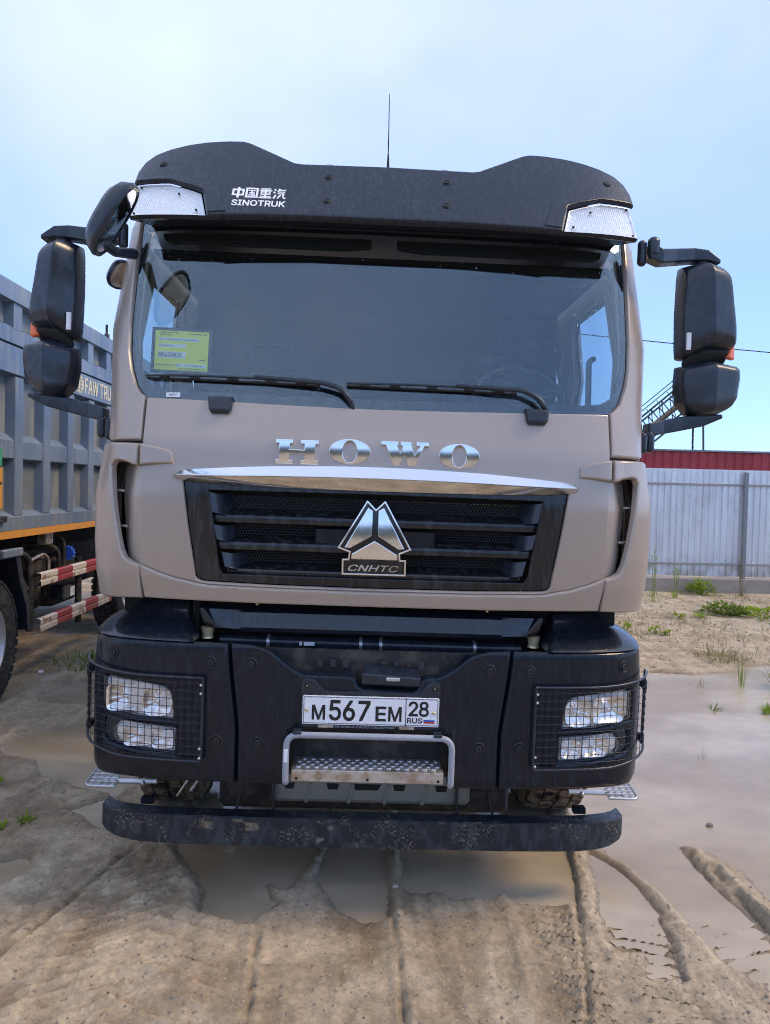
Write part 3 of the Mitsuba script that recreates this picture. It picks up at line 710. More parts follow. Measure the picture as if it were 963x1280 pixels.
    zt = lambda a: z1 + .030 * np.clip((a - 1.0) / .35, 0, 1) ** 1.5
    zb = lambda a: z0 + .055 * np.clip((a - 1.05) / .3, 0, 1) ** 1.5
    aa = np.linspace(gx, ae, 30)
    loop = [(a, zt(a)) for a in aa] + [(a, zb(a)) for a in aa[::-1]]
    loop = np.array(loop); cl = arc_path(np.vstack([loop, loop[:1]]), .03, 4)
    G = part(B, 'lamp_guard', tube(BMP.pos(s * cl[:, 0], cl[:, 1], .028), .0055, 7), 'plastic_black', smooth=True)
    w = []
    for a in np.arange(gx + .026, ae - .01, .0318):
        zz = np.linspace(zb(a), zt(a), 5); w.append(tube(BMP.pos(np.full(5, s * a), zz, .026), .0015, 4, cap=False))
    for z in np.arange(z0 + .030, z1, .0335):
        a1 = ae if z > zb(ae) else float(np.interp(z, [zb(q) for q in aa], aa))
        q = np.linspace(gx, a1, 26); w.append(tube(BMP.pos(s * q, np.full(26, z), .029), .0015, 4, cap=False))
    part(G, 'wire_grid', join(*w), 'plastic_black', smooth=True, kind='stuff')
    for z in (1.048, 1.012, .778, .738):
        p = BMP.at(s * (gx - .004), z, .004); part(G, 'fixing_screw', shull([p, p + [0, -.03, 0]], .0062), 'galvanised')
    for z in (1.05, .80):
        part(G, 'hinge', shull([BMP.pos(s * ae, z, .03), BMP.pos(s * (ae + .03), z, .0), BMP.pos(s * ae, z - .03, .03)], .010), 'rubber_black')
both(bside)
CP = Polygon([(x - .0025, z) for x, z in seam] + [(.345, .616), (.345, .82), (.335, .848), (.31, .858), (-.31, .858), (-.335, .848), (-.345, .82), (-.345, .616)] + [(-x + .0025, z) for x, z in seam[::-1]]
             + [(-.50, 1.222), (-.455, 1.212), (-.42, 1.196), (-.36, 1.148), (-.318, 1.118), (-.278, 1.103), (-.085, 1.102), (-.062, 1.092), (-.050, 1.060), (-.030, 1.048), (.175, 1.040), (.198, 1.050), (.215, 1.090), (.235, 1.101), (.278, 1.104), (.318, 1.120), (.36, 1.148), (.42, 1.196), (.455, 1.212), (.50, 1.222)])
BC = part(TR, 'bumper_centre', panel(BMP, CP.buffer(0), -.010, .010, .016, .028, back=.05), 'bumper_black')
for s in (-1, 1):
    for x, z in ((.508, 1.138), (.473, .802)): bolt(BC, BMP, s * x, z, .027, .001)
tc = part(BC, 'tow_hatch', shull([(-.030, .01, 1.105), (.205, .01, 1.09), (-.030, .01, 1.072), (.205, .01, 1.066), (-.02, .06, 1.128), (.20, .06, 1.112)], .010), 'plastic_black')
part(tc, 'latch', cbox(.065, .125, -.006, .01, 1.082, 1.098, .003), 'galvanised')
for i in range(9):
    part(BC, 'slot_rib', cbox(-.235 + i * .055, -.205 + i * .055, .075, .09, 1.117 - i * .0006, 1.150, .002), 'plastic_black') if i not in (3, 4) else None
part(BC, 'back_plate', cbox(-.62, .62, .10, .12, 1.02, 1.19), 'chassis_black')
# ---- number plate
PH = Flat(-.004); S_ = -.0
ho = [(-.292, .879), (-.294, 1.060), (-.288, 1.082), (-.272, 1.088), (-.238, 1.084), (-.192, 1.036), (.206, 1.035), (.250, 1.080), (.262, 1.087), (.288, 1.086), (.299, 1.070), (.300, .879)]
NP = part(TR, 'plate_holder', panel(PH, ho, -.004, .016, .004, .05), 'plastic_black')
pl = part(NP, 'number_plate', panel(PH, rnd([(-.284, .896), (-.284, 1.018), (.294, 1.019), (.294, .896)], .006), .012, .004, .001, .06), 'white_paint', label='white number plate with black characters')
def ptext(t, x, z, h, w, m='ink_black', nm='character'):
    part(pl, nm, wrap(text(t, h, w, .0016, True), PH, x, z, .0158), m, smooth=False)
for t, x, z, h, w in (('M', -.244, .917, .060, .056), ('5', -.171, .917, .082, .051), ('6', -.113, .917, .082, .052), ('7', -.049, .917, .082, .052), ('E', .025, .917, .060, .045), ('M', .079, .917, .060, .057), ('2', .165, .942, .060, .040), ('8', .209, .942, .060, .042)):
    ptext(t, x, z, h, w)
part(pl, 'country_code', wrap(text('RUS', .021, .064, .0016, True), PH, .160, .9115, .0158), 'ink_black', smooth=False)
for i, m in enumerate(('flag_red', 'flag_blue', 'sticker_white')):
    part(pl, 'flag_stripe', wrap(extr(sbox(0, 0, .046, .0078), .0016), PH, .230, .911 + i * .0078, .0158), m, smooth=False)
part(pl, 'divider', wrap(extr(sbox(0, 0, .003, .121), .0014), PH, .152, .897, .0158), 'ink_black')
fl = Polygon(rnd([(-.283, .897), (-.283, 1.017), (.293, 1.018), (.293, .897)], .006)); fl = fl.buffer(-.0035); fl = fl.difference(fl.buffer(-.0022))
part(pl, 'border_line', wrap(extr(fl, .0012), PH, 0, 0, .0158), 'ink_black', smooth=False)
for x in (-.267, .273):
    bolt(NP, PH, x, 1.058, .009, .012); part(NP, 'rivet', shull([PH.at(x, 1.058, .014)], .005), 'brass')
    part(pl, 'plate_bolt', shull([PH.at(x + .0, .957, .016), PH.at(x, .957, .014)], .0085), 'brass')
part(NP, 'holder_lettering', wrap(text("THE WORLD'S AUTO COLLECTION", .0085, .26, .0008), PH, -.155, .8825, .0125), 'grey_bar', smooth=False)
for x in (-.216, .128): part(NP, 'holder_tab', wrap(extr(sbox(0, 0, .062, .012), .002), PH, x, .881, .012), 'dirty_aluminium')
# ---- step in the bumper with its rail
rail = arc_path([(-.345, -.03, .650), (-.345, -.050, .66), (-.345, -.050, .858), (.352, -.050, .858), (.352, -.050, .66), (.352, -.03, .650)], .055, 8)
RL = part(TR, 'step_rail', tube(rail, .0135, 12), 'grey_bar', smooth=True, label='grey tube rail round the bumper step')
part(RL, 'rail_sticker', cbox(-.353, -.337, -.0655, -.062, .745, .800, .001), 'sticker_white')
for x in (-.30, .29): part(RL, 'rail_clamp', cbox(x - .018, x + .018, -.064, -.01, .862, .876, .003), 'plastic_black')
FS = part(TR, 'bumper_step', join(cbox(-.322, .322, -.034, -.026, .655, .704, .002), cbox(-.322, .322, -.030, .135, .696, .703, .002)), 'dirty_aluminium', label='dimpled metal step in the middle of the bumper')
dm = []
for r, y in enumerate((.005, .035, .068, .10)):
    for i in range(16):
        x = -.295 + i * .0385 + (r % 2) * .019
        if x < .305: dm.append(lathe([(.013, .7035 - .0), (.0125, .708), (.009, .7105), (.006, .709), (.001, .7085)], 10, 'z', (x, y, 0)))
part(FS, 'anti_slip_dimple', join(*dm), 'galvanised', smooth=True, kind='stuff')
for x in (-.30, .0, .30): part(FS, 'drain_hole', lathe([(.006, -.0345), (.006, -.036), (.001, -.036)], 10, 'y', (x, 0, .668)), 'dark_void')
part(FS, 'step_box', join(cbox(-.36, .36, .14, .15, .62, .90), cbox(-.36, -.35, .0, .15, .62, .90), cbox(.36, .37, .0, .15, .62, .90), cbox(-.36, .36, .03, .15, .87, .88)), 'chassis_black')
# ---- between cab and bumper
def prism_x(prof, x0, x1): return hull([(x, y, z) for x in (x0, x1) for y, z in prof])
ip = part(TR, 'inner_step_panel', join(prism_x([(.20, 1.358), (.165, 1.356), (.125, 1.338), (.105, 1.275), (.115, 1.256), (.20, 1.252)], -.575, .575),
          *[hull([(s * x, y, z) for x, y, z in ((.56, .16, 1.345), (.56, .125, 1.262), (.61, .15, 1.345), (.61, .14, 1.265), (.60, .22, 1.35), (.60, .22, 1.26), (.73, .15, 1.345), (.70, .14, 1.265), (.73, .22, 1.345))]) for s in (-1, 1)],
          *[shull([(s * .745, .13, 1.345), (s * .735, .14, 1.295), (s * .70, .15, 1.275), (s * .72, .2, 1.345)], .014) for s in (-1, 1)]), 'fender_black')
part(TR, 'torsion_tube', tube([(-.68, .22, 1.192), (.68, .22, 1.192)], .028, 16), 'plastic_black', smooth=40)
for x in (-.463, -.047, .043, .468): part(TR, 'tube_clamp', lathe([(.028, -.007), (.033, -.007), (.033, .007), (.028, .007)], 18, 'x', (x, .22, 1.193)), 'galvanised')
part(TR, 'tube_label', join(cbox(-.322, -.31, .186, .19, 1.185, 1.202, .001), cbox(-.302, -.255, .186, .19, 1.185, 1.202, .001)), 'sticker_white')
for s in (-1, 1):
    part(TR, 'rubber_buffer', lathe([(.001, 1.212), (.027, 1.212), (.022, 1.225), (.030, 1.262), (.001, 1.262)], 16, 'z', (s * .728, .17, 0)), 'brass')
    part(TR, 'bracket_nut', cbox(s * .455 - .014, s * .455 + .014, .14, .16, 1.378, 1.402, .003), 'galvanised')
    part(TR, 'bracket_bolt', cbox(s * .51 - .006, s * .51 + .006, .14, .16, 1.366, 1.39, .003), 'brass')
hz = np.linspace(1.20, 1.42, 120)
hose = np.array([(-.775 + .006 * math.sin(z * 9), .20, z) for z in hz])
part(TR, 'corrugated_hose', tube(hose, .013 + .003 * np.sin(np.arange(120) * 1.15), 10), 'rubber_black', smooth=True)
part(TR, 'hose', tube([(-.80, .22, 1.25), (-.795, .20, 1.34), (-.80, .24, 1.45)], .008, 8), 'rubber_black', smooth=True)
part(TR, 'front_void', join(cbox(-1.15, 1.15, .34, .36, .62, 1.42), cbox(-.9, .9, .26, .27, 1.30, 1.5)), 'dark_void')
for z in (1.10, 1.14, 1.17): part(TR, 'cross_rod', tube([(-.6, .16 + (1.17 - z) * .3, z), (.6, .16 + (1.17 - z) * .3, z)], .007, 6), 'chassis_black', smooth=True)
# ---- underrun bar
bp = Polygon([(0, .258), (1.04, .258), (1.14, .266), (1.205, .284), (1.222, .297), (1.222, .388), (0, .388)])
bp = Polygon(list(bp.exterior.coords)[:-1] + [(-x, z) for x, z in reversed(list(bp.exterior.coords)[1:-2])]).buffer(0)
UB = part(TR, 'underrun_bar', panel(BAR, bp, 0, .006, .004, .04), 'muddy_bar', label='dark mud spattered steel bar across the very front below the bumper')
xx = np.linspace(-1.220, 1.220, 61)
f0 = BAR.at(xx, np.full(61, .387), .003); b0 = f0 + np.array([0, .085, .0]); b0[:, 1] = np.minimum(b0[:, 1] + 0, .48)
part(UB, 'top_flange', gridmesh(np.stack([f0 - [0, 0, .004], f0 + [0, .002, .003], b0 + [0, 0, .003], b0 - [0, 0, .004]])), 'muddy_bar', smooth=40)
for s in (-1, 1):
    for x, dx in ((.43, .0), (.55, .05)):
        part(UB, 'bracket', hull([(s * (x + u + k), y, z) for u in (-.006, .006) for k, y, z in ((dx, .30, .385), (dx, .38, .385), (0, .34, .62), (0, .46, .62))]), 'bumper_black')
    part(UB, 'end_gusset', cbox(s * 1.02 - .03, s * 1.02 + .03, .33, .37, .388, .42, .004), 'bumper_black')
# ---- below: radiator, axle, wheels, frame
CO = part(TR, 'intercooler', cbox(-.445, .50, .36, .44, .40, .66, .02), 'cooler_grey')
for x, w in ((-.36, .05), (-.155, .06), (.005, .14), (.16, .06), (.36, .06)):
    part(CO, 'slot', hull([(x - w / 2, .3585, .497), (x + w / 2, .3585, .497), (x - w * .38, .3585, .468), (x + w * .38, .3585, .468), (x - w / 2, .365, .497), (x + w / 2, .365, .497)]), 'dark_void')
for x in (-.28, -.08, .09, .27): part(CO, 'pressed_rib', shull([(x, .362, .41), (x + .02, .362, .49)], .010), 'cooler_grey')
part(TR, 'frame_rail', join(cbox(-.48, -.40, .40, 8.2, .62, .92), cbox(.40, .48, .40, 8.2, .62, .92)), 'chassis_black')
part(TR, 'front_axle', join(tube([(-.95, 1.43, .52), (.95, 1.43, .52)], .07, 10)), 'chassis_black', smooth=40)
part(TR, 'engine_sump', shull([(-.3, .8, .55), (.3, .8, .55), (-.3, 1.8, .5), (.3, 1.8, .5), (-.3, .8, 1.2), (.3, 1.8, 1.2)], .08), 'chassis_black')
part(TR, 'front_crossmember', cbox(-.72, .72, .52, .60, .30, .80, .02), 'chassis_black')
part(TR, 'track_rod', tube([(-.95, .80, .40), (.95, .84, .40)], .022, 8), 'chassis_black', smooth=True)
part(TR, 'brake_pipe', tube([(-.90, .72, .30), (-.86, .74, .36), (-.80, .80, .46)], .009, 6), 'dirty_aluminium', smooth=True)
part(TR, 'brake_pipe', tube([(-.97, .72, .27), (-.92, .74, .35), (-.86, .80, .47)], .007, 6), 'dirty_aluminium', smooth=True)
def tyre_mesh(R, w, blocks=44, tread=.014):
    h = w / 2
    prof = [(R * .55, -h * .80), (R * .60, -h * .92), (R * .75, -h * 1.0), (R * .90, -h * .96), (R * .965, -h * .88), (R - tread, -h * .78), (R - tread, h * .78), (R * .965, h * .88), (R * .90, h * .96), (R * .75, h), (R * .60, h * .92), (R * .55, h * .80)]
    m = lathe(prof, 64, 'x')
    bl = []
    for i in range(blocks):
        a = 2 * math.pi * i / blocks; d = 2 * math.pi / blocks
        for k, (u0, u1) in enumerate(((-.97, -.55), (-.48, -.06), (.06, .48), (.55, .97))):
            o = (k % 2) * d * .5
            P = []
            for t in (a + o + d * .06, a + o + d * .78):
                for u in (u0, u1):
                    for r in (R - tread - .02, R if abs(u) < .9 else R - .010): P.append((u * h, r * math.cos(t), r * math.sin(t)))
            bl.append(hull(P))
    return m, join(*bl)
TYR, TRD = tyre_mesh(.555, .32)
def shift(m, d):
    v, f = arr(m); return trimesh.Trimesh(v + np.asarray(d, float), f, process=False)
def wheel(parent, c, mats=('muddy_tyre', 'cooler_grey'), s=1, full=True):
    k = part(parent, 'wheel', shift(TYR, c), mats[0], smooth=30)
    part(k, 'tread', shift(TRD, c), mats[0], smooth=False, kind='stuff')
    prof = [(.310, .05), (.318, .135), (.326, .150), (.314, .152), (.300, .135), (.292, .06), (.270, .03), (.20, .045), (.17, .06), (.165, .10), (.12, .115), (.07, .12), (.001, .125)]
    m = lathe([(r, -s * a) for r, a in prof], 40, 'x', c)
    part(k, 'rim', m, mats[1], smooth=35)
    return k
for s in (-1, 1):
    wheel(TR, (s * 1.09, 1.43, .555), s=-s)
    part(TR, 'wheel_arch', hull([(s * x, y, z) for x in (.80, 1.22) for y, z in ((.80, 1.05), (1.0, 1.2), (1.9, 1.2), (1.9, 1.26), (.95, 1.26), (.76, 1.08))]), 'chassis_black')
    # alloy door step
    stp = []
    G = part(TR, 'door_step', join(tube([(s * 1.10, .82, .305), (s * 1.40, .82, .300)], .014, 8), tube([(s * 1.10, .98, .335), (s * 1.40, .98, .335)], .014, 8), shull([(s * 1.17, .80, .30), (s * 1.17, 1.0, .335)], .012)), 'galvanised', smooth=40)
    for i in range(9):
        y = .76 + i * .030
        part(G, 'step_slat', cbox(s * 1.30, s * (1.455 - .006 * i * .6), y, y + .020, .296 + i * .0085, .304 + i * .0085, .002), 'galvanised')
        for j in range(4):
            stp.append(lathe([(.010, 0), (.008, .007), (.004, .007)], 8, 'z', (s * (1.315 + j * .036), y + .010, .304 + i * .0085)))
    part(G, 'grip_tooth', join(*stp), 'galvanised', smooth=False, kind='stuff')
    part(G, 'outer_edge', tube(arc_path([(s * 1.30, .752, .300), (s * 1.462, .752, .300), (s * 1.43, 1.03, .372), (s * 1.30, 1.03, .372)], .04), .007, 6), 'galvanised', smooth=True)
    for y in (5.6, 7.0): wheel(TR, (s * 1.05, y, .555), s=-s)
# tipper body behind the cab
part(TR, 'tipper_body', join(cbox(-1.19, 1.19, 2.35, 2.43, 1.25, 3.05), cbox(-1.19, -1.13, 2.43, 8.1, 1.25, 2.95), cbox(1.13, 1.19, 2.43, 8.1, 1.25, 2.95), cbox(-1.19, 1.19, 8.02, 8.1, 1.25, 2.95), cbox(-1.13, 1.13, 2.43, 8.02, 1.2, 1.27), *[cbox(s * 1.19, s * 1.235, y, y + .12, 1.25, 2.9) for s in (-1, 1) for y in np.arange(2.7, 8, .75)]), 'paint')
# ---- mirrors
def chain(P, r):
    P = np.asarray(P, float); r = np.broadcast_to(r, (len(P),))
    return join(*[shull([P[i], P[i + 1]], [r[i], r[i + 1]]) for i in range(len(P) - 1)])
def big_mirror(s, dz, dx):
    q = lambda P: [(s * (x + dx), y, z + dz) for x, y, z in P]
    def shell(xi, xo, zb, zt, yb, depth, ridge):
        if s < 0: xo = (xo[0], [k - .050 for k in xo[1]])
        u = np.concatenate([[0, .004, .015, .03, .05], np.linspace(.08, ridge - .03, 6), [ridge - .012, ridge + .012], np.linspace(ridge + .03, .90, 6), [.93, .96, .98, .993, 1.0]])
        t = np.concatenate([[0, .003, .01, .025, .05], np.linspace(.09, .91, 16), [.95, .975, .99, .997, 1.0]])
        g = np.interp(u, [0, .004, .015, .03, .05, ridge, .90, .96, .985, 1.0], [0, .22, .36, .46, .52, 1.0, .74, .58, .36, 0])
        U, T_ = np.meshgrid(u, t, indexing='ij')
        e = (1 - np.abs(2 * T_ - 1) ** 9) ** .6
        x = np.interp(T_, *xi) * (1 - U) + np.interp(T_, *xo) * U
        z = np.interp(U, *zb) * (1 - T_) + np.interp(U, *zt) * T_
        y = yb - depth * g[:, None] * e
        f = np.stack([s * (x + dx), y, z + dz], -1)
        bk = f.copy(); bk[..., 1] = yb + .02
        cx, cz = f[..., 0].mean(), f[..., 2].mean()
        m = gridmesh(f)
        rim = np.vstack([f[0], f[1:, -1], f[-1, ::-1][1:], f[::-1, 0][1:-1]])
        r2 = rim + [0, .03, 0]; r3 = np.array([cx, yb + .04, cz]) + (rim - [cx, yb, cz]) * [.86, 0, .9]
        q_ = np.stack([np.vstack([k, k[:1]]) for k in (rim, r2, r3)])
        return join(m, gridmesh(q_), gridmesh(np.stack([q_[2], np.broadcast_to([cx, yb + .04, cz], q_[2].shape)])))
    M = part(TR, 'main_mirror', shell(([0, .1, .5, .9, 1], [1.440, 1.433, 1.428, 1.430, 1.436]), ([0, .08, .3, .85, 1], [1.690, 1.702, 1.696, 1.664, 1.640]), ([0, .12, .5, .85, 1], [2.568, 2.560, 2.604, 2.600, 2.606]), ([0, .4, .8, 1], [3.004, 3.028, 3.010, 2.985]), .47, .15, .47), 'plastic_black', smooth=24)
    part(M, 'wide_angle_mirror', shell(([0, .2, .6, 1], [1.490, 1.452, 1.436, 1.440]), ([0, .12, .3, .7, 1], [1.655, 1.690, 1.715, 1.726, 1.724]), ([0, .3, .7, 1], [2.300, 2.284, 2.290, 2.315]), ([0, .47, 1], [2.527, 2.556, 2.536]), .47, .15, .47), 'plastic_black', smooth=24)
    ow = .050 if s < 0 else 0
    part(M, 'neck', shull(q([(1.48, .46, 2.545), (1.65 - ow, .46, 2.565), (1.50, .43, 2.60), (1.65 - ow, .42, 2.60)]), .02), 'rubber_black')
    part(M, 'indicator', shull(q([(1.668 - ow, .42, 2.580), (1.690 - ow, .44, 2.655), (1.694 - ow, .44, 2.580)]), .014), 'orange_lens')
    p = np.array(q([(1.452, .372, 2.625)])[0])
    part(M, 'label', cbox(p[0] - .010, p[0] + .010, p[1] - .012, p[1] - .0, p[2] - .03, p[2] + .05, .001), 'sticker_white')
    part(M, 'mirror_pane', cbox(s * (1.475 + dx), s * (1.655 + dx), .545, .549, 2.63 + dz, 2.96 + dz, .002), 'mirror_glass')
    def flat_arm(P, hw, hh):
        P = np.array(q(P)); ms = []
        for i in range(len(P) - 1):
            ms.append(shull([P[j] + [0, e * hw, f * hh[j]] for j in (i, i + 1) for e in (-1, 1) for f in (-1, 1)], .008))
        return join(*ms)
    part(M, 'upper_arm', flat_arm([(1.250, .38, 3.045), (1.30, .38, 3.022), (1.38, .42, 3.040), (1.48, .45, 3.058), (1.545, .45, 3.056), (1.600, .45, 3.030)], .035, [.030, .026, .024, .022, .018, .004]), 'plastic_black', smooth=30)
    part(M, 'upper_mount', join(shull(q([(1.215, .38, 3.08), (1.215, .38, 3.0)]), .022), shull(q([(1.262, .36, 3.085), (1.262, .36, 3.04)]), .030)), 'plastic_black')
    part(M, 'lower_arm', flat_arm([(1.285, .40, 2.212), (1.36, .43, 2.230), (1.46, .45, 2.252), (1.56, .45, 2.270), (1.645, .45, 2.292)], .035, [.024, .026, .026, .020, .003]), 'plastic_black', smooth=30)
    part(M, 'lower_mount', shull(q([(1.240, .33, 2.115), (1.240, .33, 2.175), (1.262, .42, 2.115), (1.262, .42, 2.185)]), .022, True), 'plastic_black')
    part(M, 'mount_cover', shull(q([(1.285, .36, 2.125), (1.285, .36, 2.18), (1.300, .42, 2.13), (1.300, .42, 2.175)]), .022, True), 'plastic_black')
big_mirror(1, .012, .0)
big_mirror(-1, -.012, -.006)
# kerb-view mirror above the near pillar
def bowl(parent, name, c, n, L, rl, rs, depth, m='plastic_black'):
    c, n, L = (np.asarray(k, float) for k in (c, n, L)); n /= np.linalg.norm(n); L -= n * (L @ n); L /= np.linalg.norm(L); S = np.cross(n, L)
    t = np.linspace(0, 2 * np.pi, 41)
    rows = []
    for r, d in ((.86, .004), (.93, .008), (.98, .004), (1.0, -.012), (.97, -.25 * depth), (.88, -.6 * depth), (.66, -.88 * depth), (.3, -.99 * depth), (.001, -depth)):
        ex = 2.6
        x = np.sign(np.cos(t)) * np.abs(np.cos(t)) ** (2 / ex); y = np.sign(np.sin(t)) * np.abs(np.sin(t)) ** (2 / ex)
        rows.append(c + r * rl * x[:, None] * L + r * rs * y[:, None] * S + d * n)
    k = part(parent, name, gridmesh(np.array(rows)), m, smooth=35)
    g = [c + .87 * rl * x[:, None] * L + .87 * rs * y[:, None] * S + .002 * n, np.broadcast_to(c + .010 * n, (41, 3))]
    part(k, 'mirror_pane', gridmesh(np.array(g)), 'mirror_glass', smooth=True)
    return k
KM = bowl(TR, 'kerb_mirror', (-1.138, .06, 2.988), (.86, .12, -.52), (.58, -.12, .80), .172, .105, .085)
part(KM, 'kerb_mirror_arm', chain([(-1.205, .12, 2.905), (-1.185, .20, 2.900), (-1.150, .34, 2.935)], [.022, .022, .026]), 'plastic_black', smooth=40)
bowl(TR, 'ramp_mirror', (-1.255, .50, 2.878), (.75, -.45, -.55), (.1, 0, 1.0), .072, .060, .05)
XF[0] = None

# ---- permit card behind the windscreen
XF[0] = ROLL
PC = thing('permit_card', 'bright yellow green permit card in a dark frame standing behind the windscreen', 'permit card')
PP = Plane((-.907, .300, 2.495), (.9995, 0, -.012), (.012, .06, .998))
part(PC, 'frame', panel(PP, [(-.139, -.105), (-.139, .105), (.137, .105), (.139, -.105)], -.006, .006, .003, .06), 'trim_dark')
part(PC, 'paper', wrap(extr(sbox(-.122, -.090, .120, .090), .001), PP, 0, 0, .001), 'permit_green')
for a in ((-.106, .044, .075, .058), (-.106, .014, .018, .030), (-.106, -.035, .018, -.006), (-.02, -.074, .112, -.060)):
    part(PC, 'printed_field', wrap(extr(sbox(*a), .0006), PP, 0, 0, .0022), 'permit_pale')
part(PC, 'printed_number', wrap(text('M567EM28', .019, .104, .0006, True), PP, -.104, -.030, .003), 'ink_black', smooth=False)
ln = []
for x0, x1, z in ((-.10, -.02, .082), (-.10, -.05, .072), (.03, .112, .078), (-.102, .072, .050), (-.102, -.04, .021), (-.116, .0, -.067), (.02, .10, -.068), (-.01, .11, -.082), (.08, .108, -.040)):
    x = x0
    while x < x1:
        w = .004 + .008 * rng.random(); ln.append(extr(sbox(x, z - .0018, min(x + w, x1), z + .0018), .0006)); x += w + .003
part(PC, 'small_print', wrap(join(*ln), PP, 0, 0, .003), 'trim_dark', smooth=False)
XF[0] = None
# ================================================================== ground, puddles
def poly_sd(P, pts):
    """signed distance, positive inside"""
    P = P if hasattr(P, 'exterior') else Polygon(P)
    b = P.bounds; d = np.full(len(pts), -9.0)
    m = (pts[:, 0] > b[0] - .4) & (pts[:, 0] < b[2] + .4) & (pts[:, 1] > b[1] - .4) & (pts[:, 1] < b[3] + .4)
    g = shapely.points(pts[m])
    dd = shapely.distance(P.exterior, g); ins = shapely.contains(P, g)
    d[m] = np.where(ins, dd, -dd)
    return d
def line_d(L, pts, reach=.4):
    L = LineString(L); b = L.bounds; d = np.full(len(pts), 9.0)
    m = (pts[:, 0] > b[0] - reach) & (pts[:, 0] < b[2] + reach) & (pts[:, 1] > b[1] - reach) & (pts[:, 1] < b[3] + reach)
    d[m] = shapely.distance(L, shapely.points(pts[m]))
    return d
PUD = {
    'left': [(-1.02, 1.9), (-.97, .71), (-.83, .47), (-.73, .26), (-.70, .09), (-.46, .0), (-.45, .09), (-.38, .21), (-.45, .36), (-.38, .31), (-.31, .39), (-.22, .73), (-.2, 1.9)],
    'mid': [(-.17, 1.9), (-.19, .73), (-.22, .44), (-.11, .17), (.0, .05), (.115, .09), (.14, .73), (.14, 1.9)],
    'mid2': [(.20, 1.9), (.19, .74), (.18, .42), (.23, .30), (.35, .33), (.43, .26), (.63, .27), (.66, .30), (.70, .24), (.74, .23), (.99, .22), (1.03, .41), (1.09, .75), (1.09, 1.9)],
    'wedge': [(1.19, .72), (1.135, .39), (1.065, .03), (1.04, -.13), (1.16, -.18), (1.12, -.33), (1.23, -.34), (1.30, -.09), (1.34, .16), (1.34, .34), (1.30, .57)],
    'big': [(1.30, .75), (1.40, .40), (1.44, .20), (1.46, -.07), (1.47, -.20), (1.53, -.30), (1.60, -.42), (1.74, -.10), (1.74, .13), (1.71, .44), (1.70, .62), (1.74, .80), (1.85, .72), (1.92, .50), (1.92, .20), (2.1, .05), (2.9, .3), (5.0, 2.4), (5.9, 5.6), (4.61, 5.29), (4.18, 5.15), (3.93, 4.88), (3.50, 4.77), (3.17, 4.83), (2.5, 4.9), (1.8, 4.6), (1.35, 3.2), (1.25, 1.6), (1.22, .95)],
    'pool': [(-2.57, 2.21), (-2.50, 2.46), (-2.34, 2.64), (-2.16, 2.75), (-1.70, 2.5), (-1.45, 1.9), (-1.50, 1.4), (-1.75, 1.52), (-1.88, 1.60), (-2.07, 1.71), (-2.22, 2.0), (-2.45, 2.08)],
    'pool2': [(-2.85, 3.5), (-2.70, 4.1), (-2.3, 4.1), (-2.0, 3.6), (-2.2, 3.3), (-2.5, 3.3), (-2.76, 3.36)],
    'pool3': [(-1.95, .50), (-1.68, .60), (-1.60, .50), (-1.66, .38), (-1.75, .33), (-2.0, .34)],
    'pool4': [(-1.68, 1.18), (-1.52, 1.36), (-1.30, 1.25), (-1.24, 1.0), (-1.42, .95)],
}
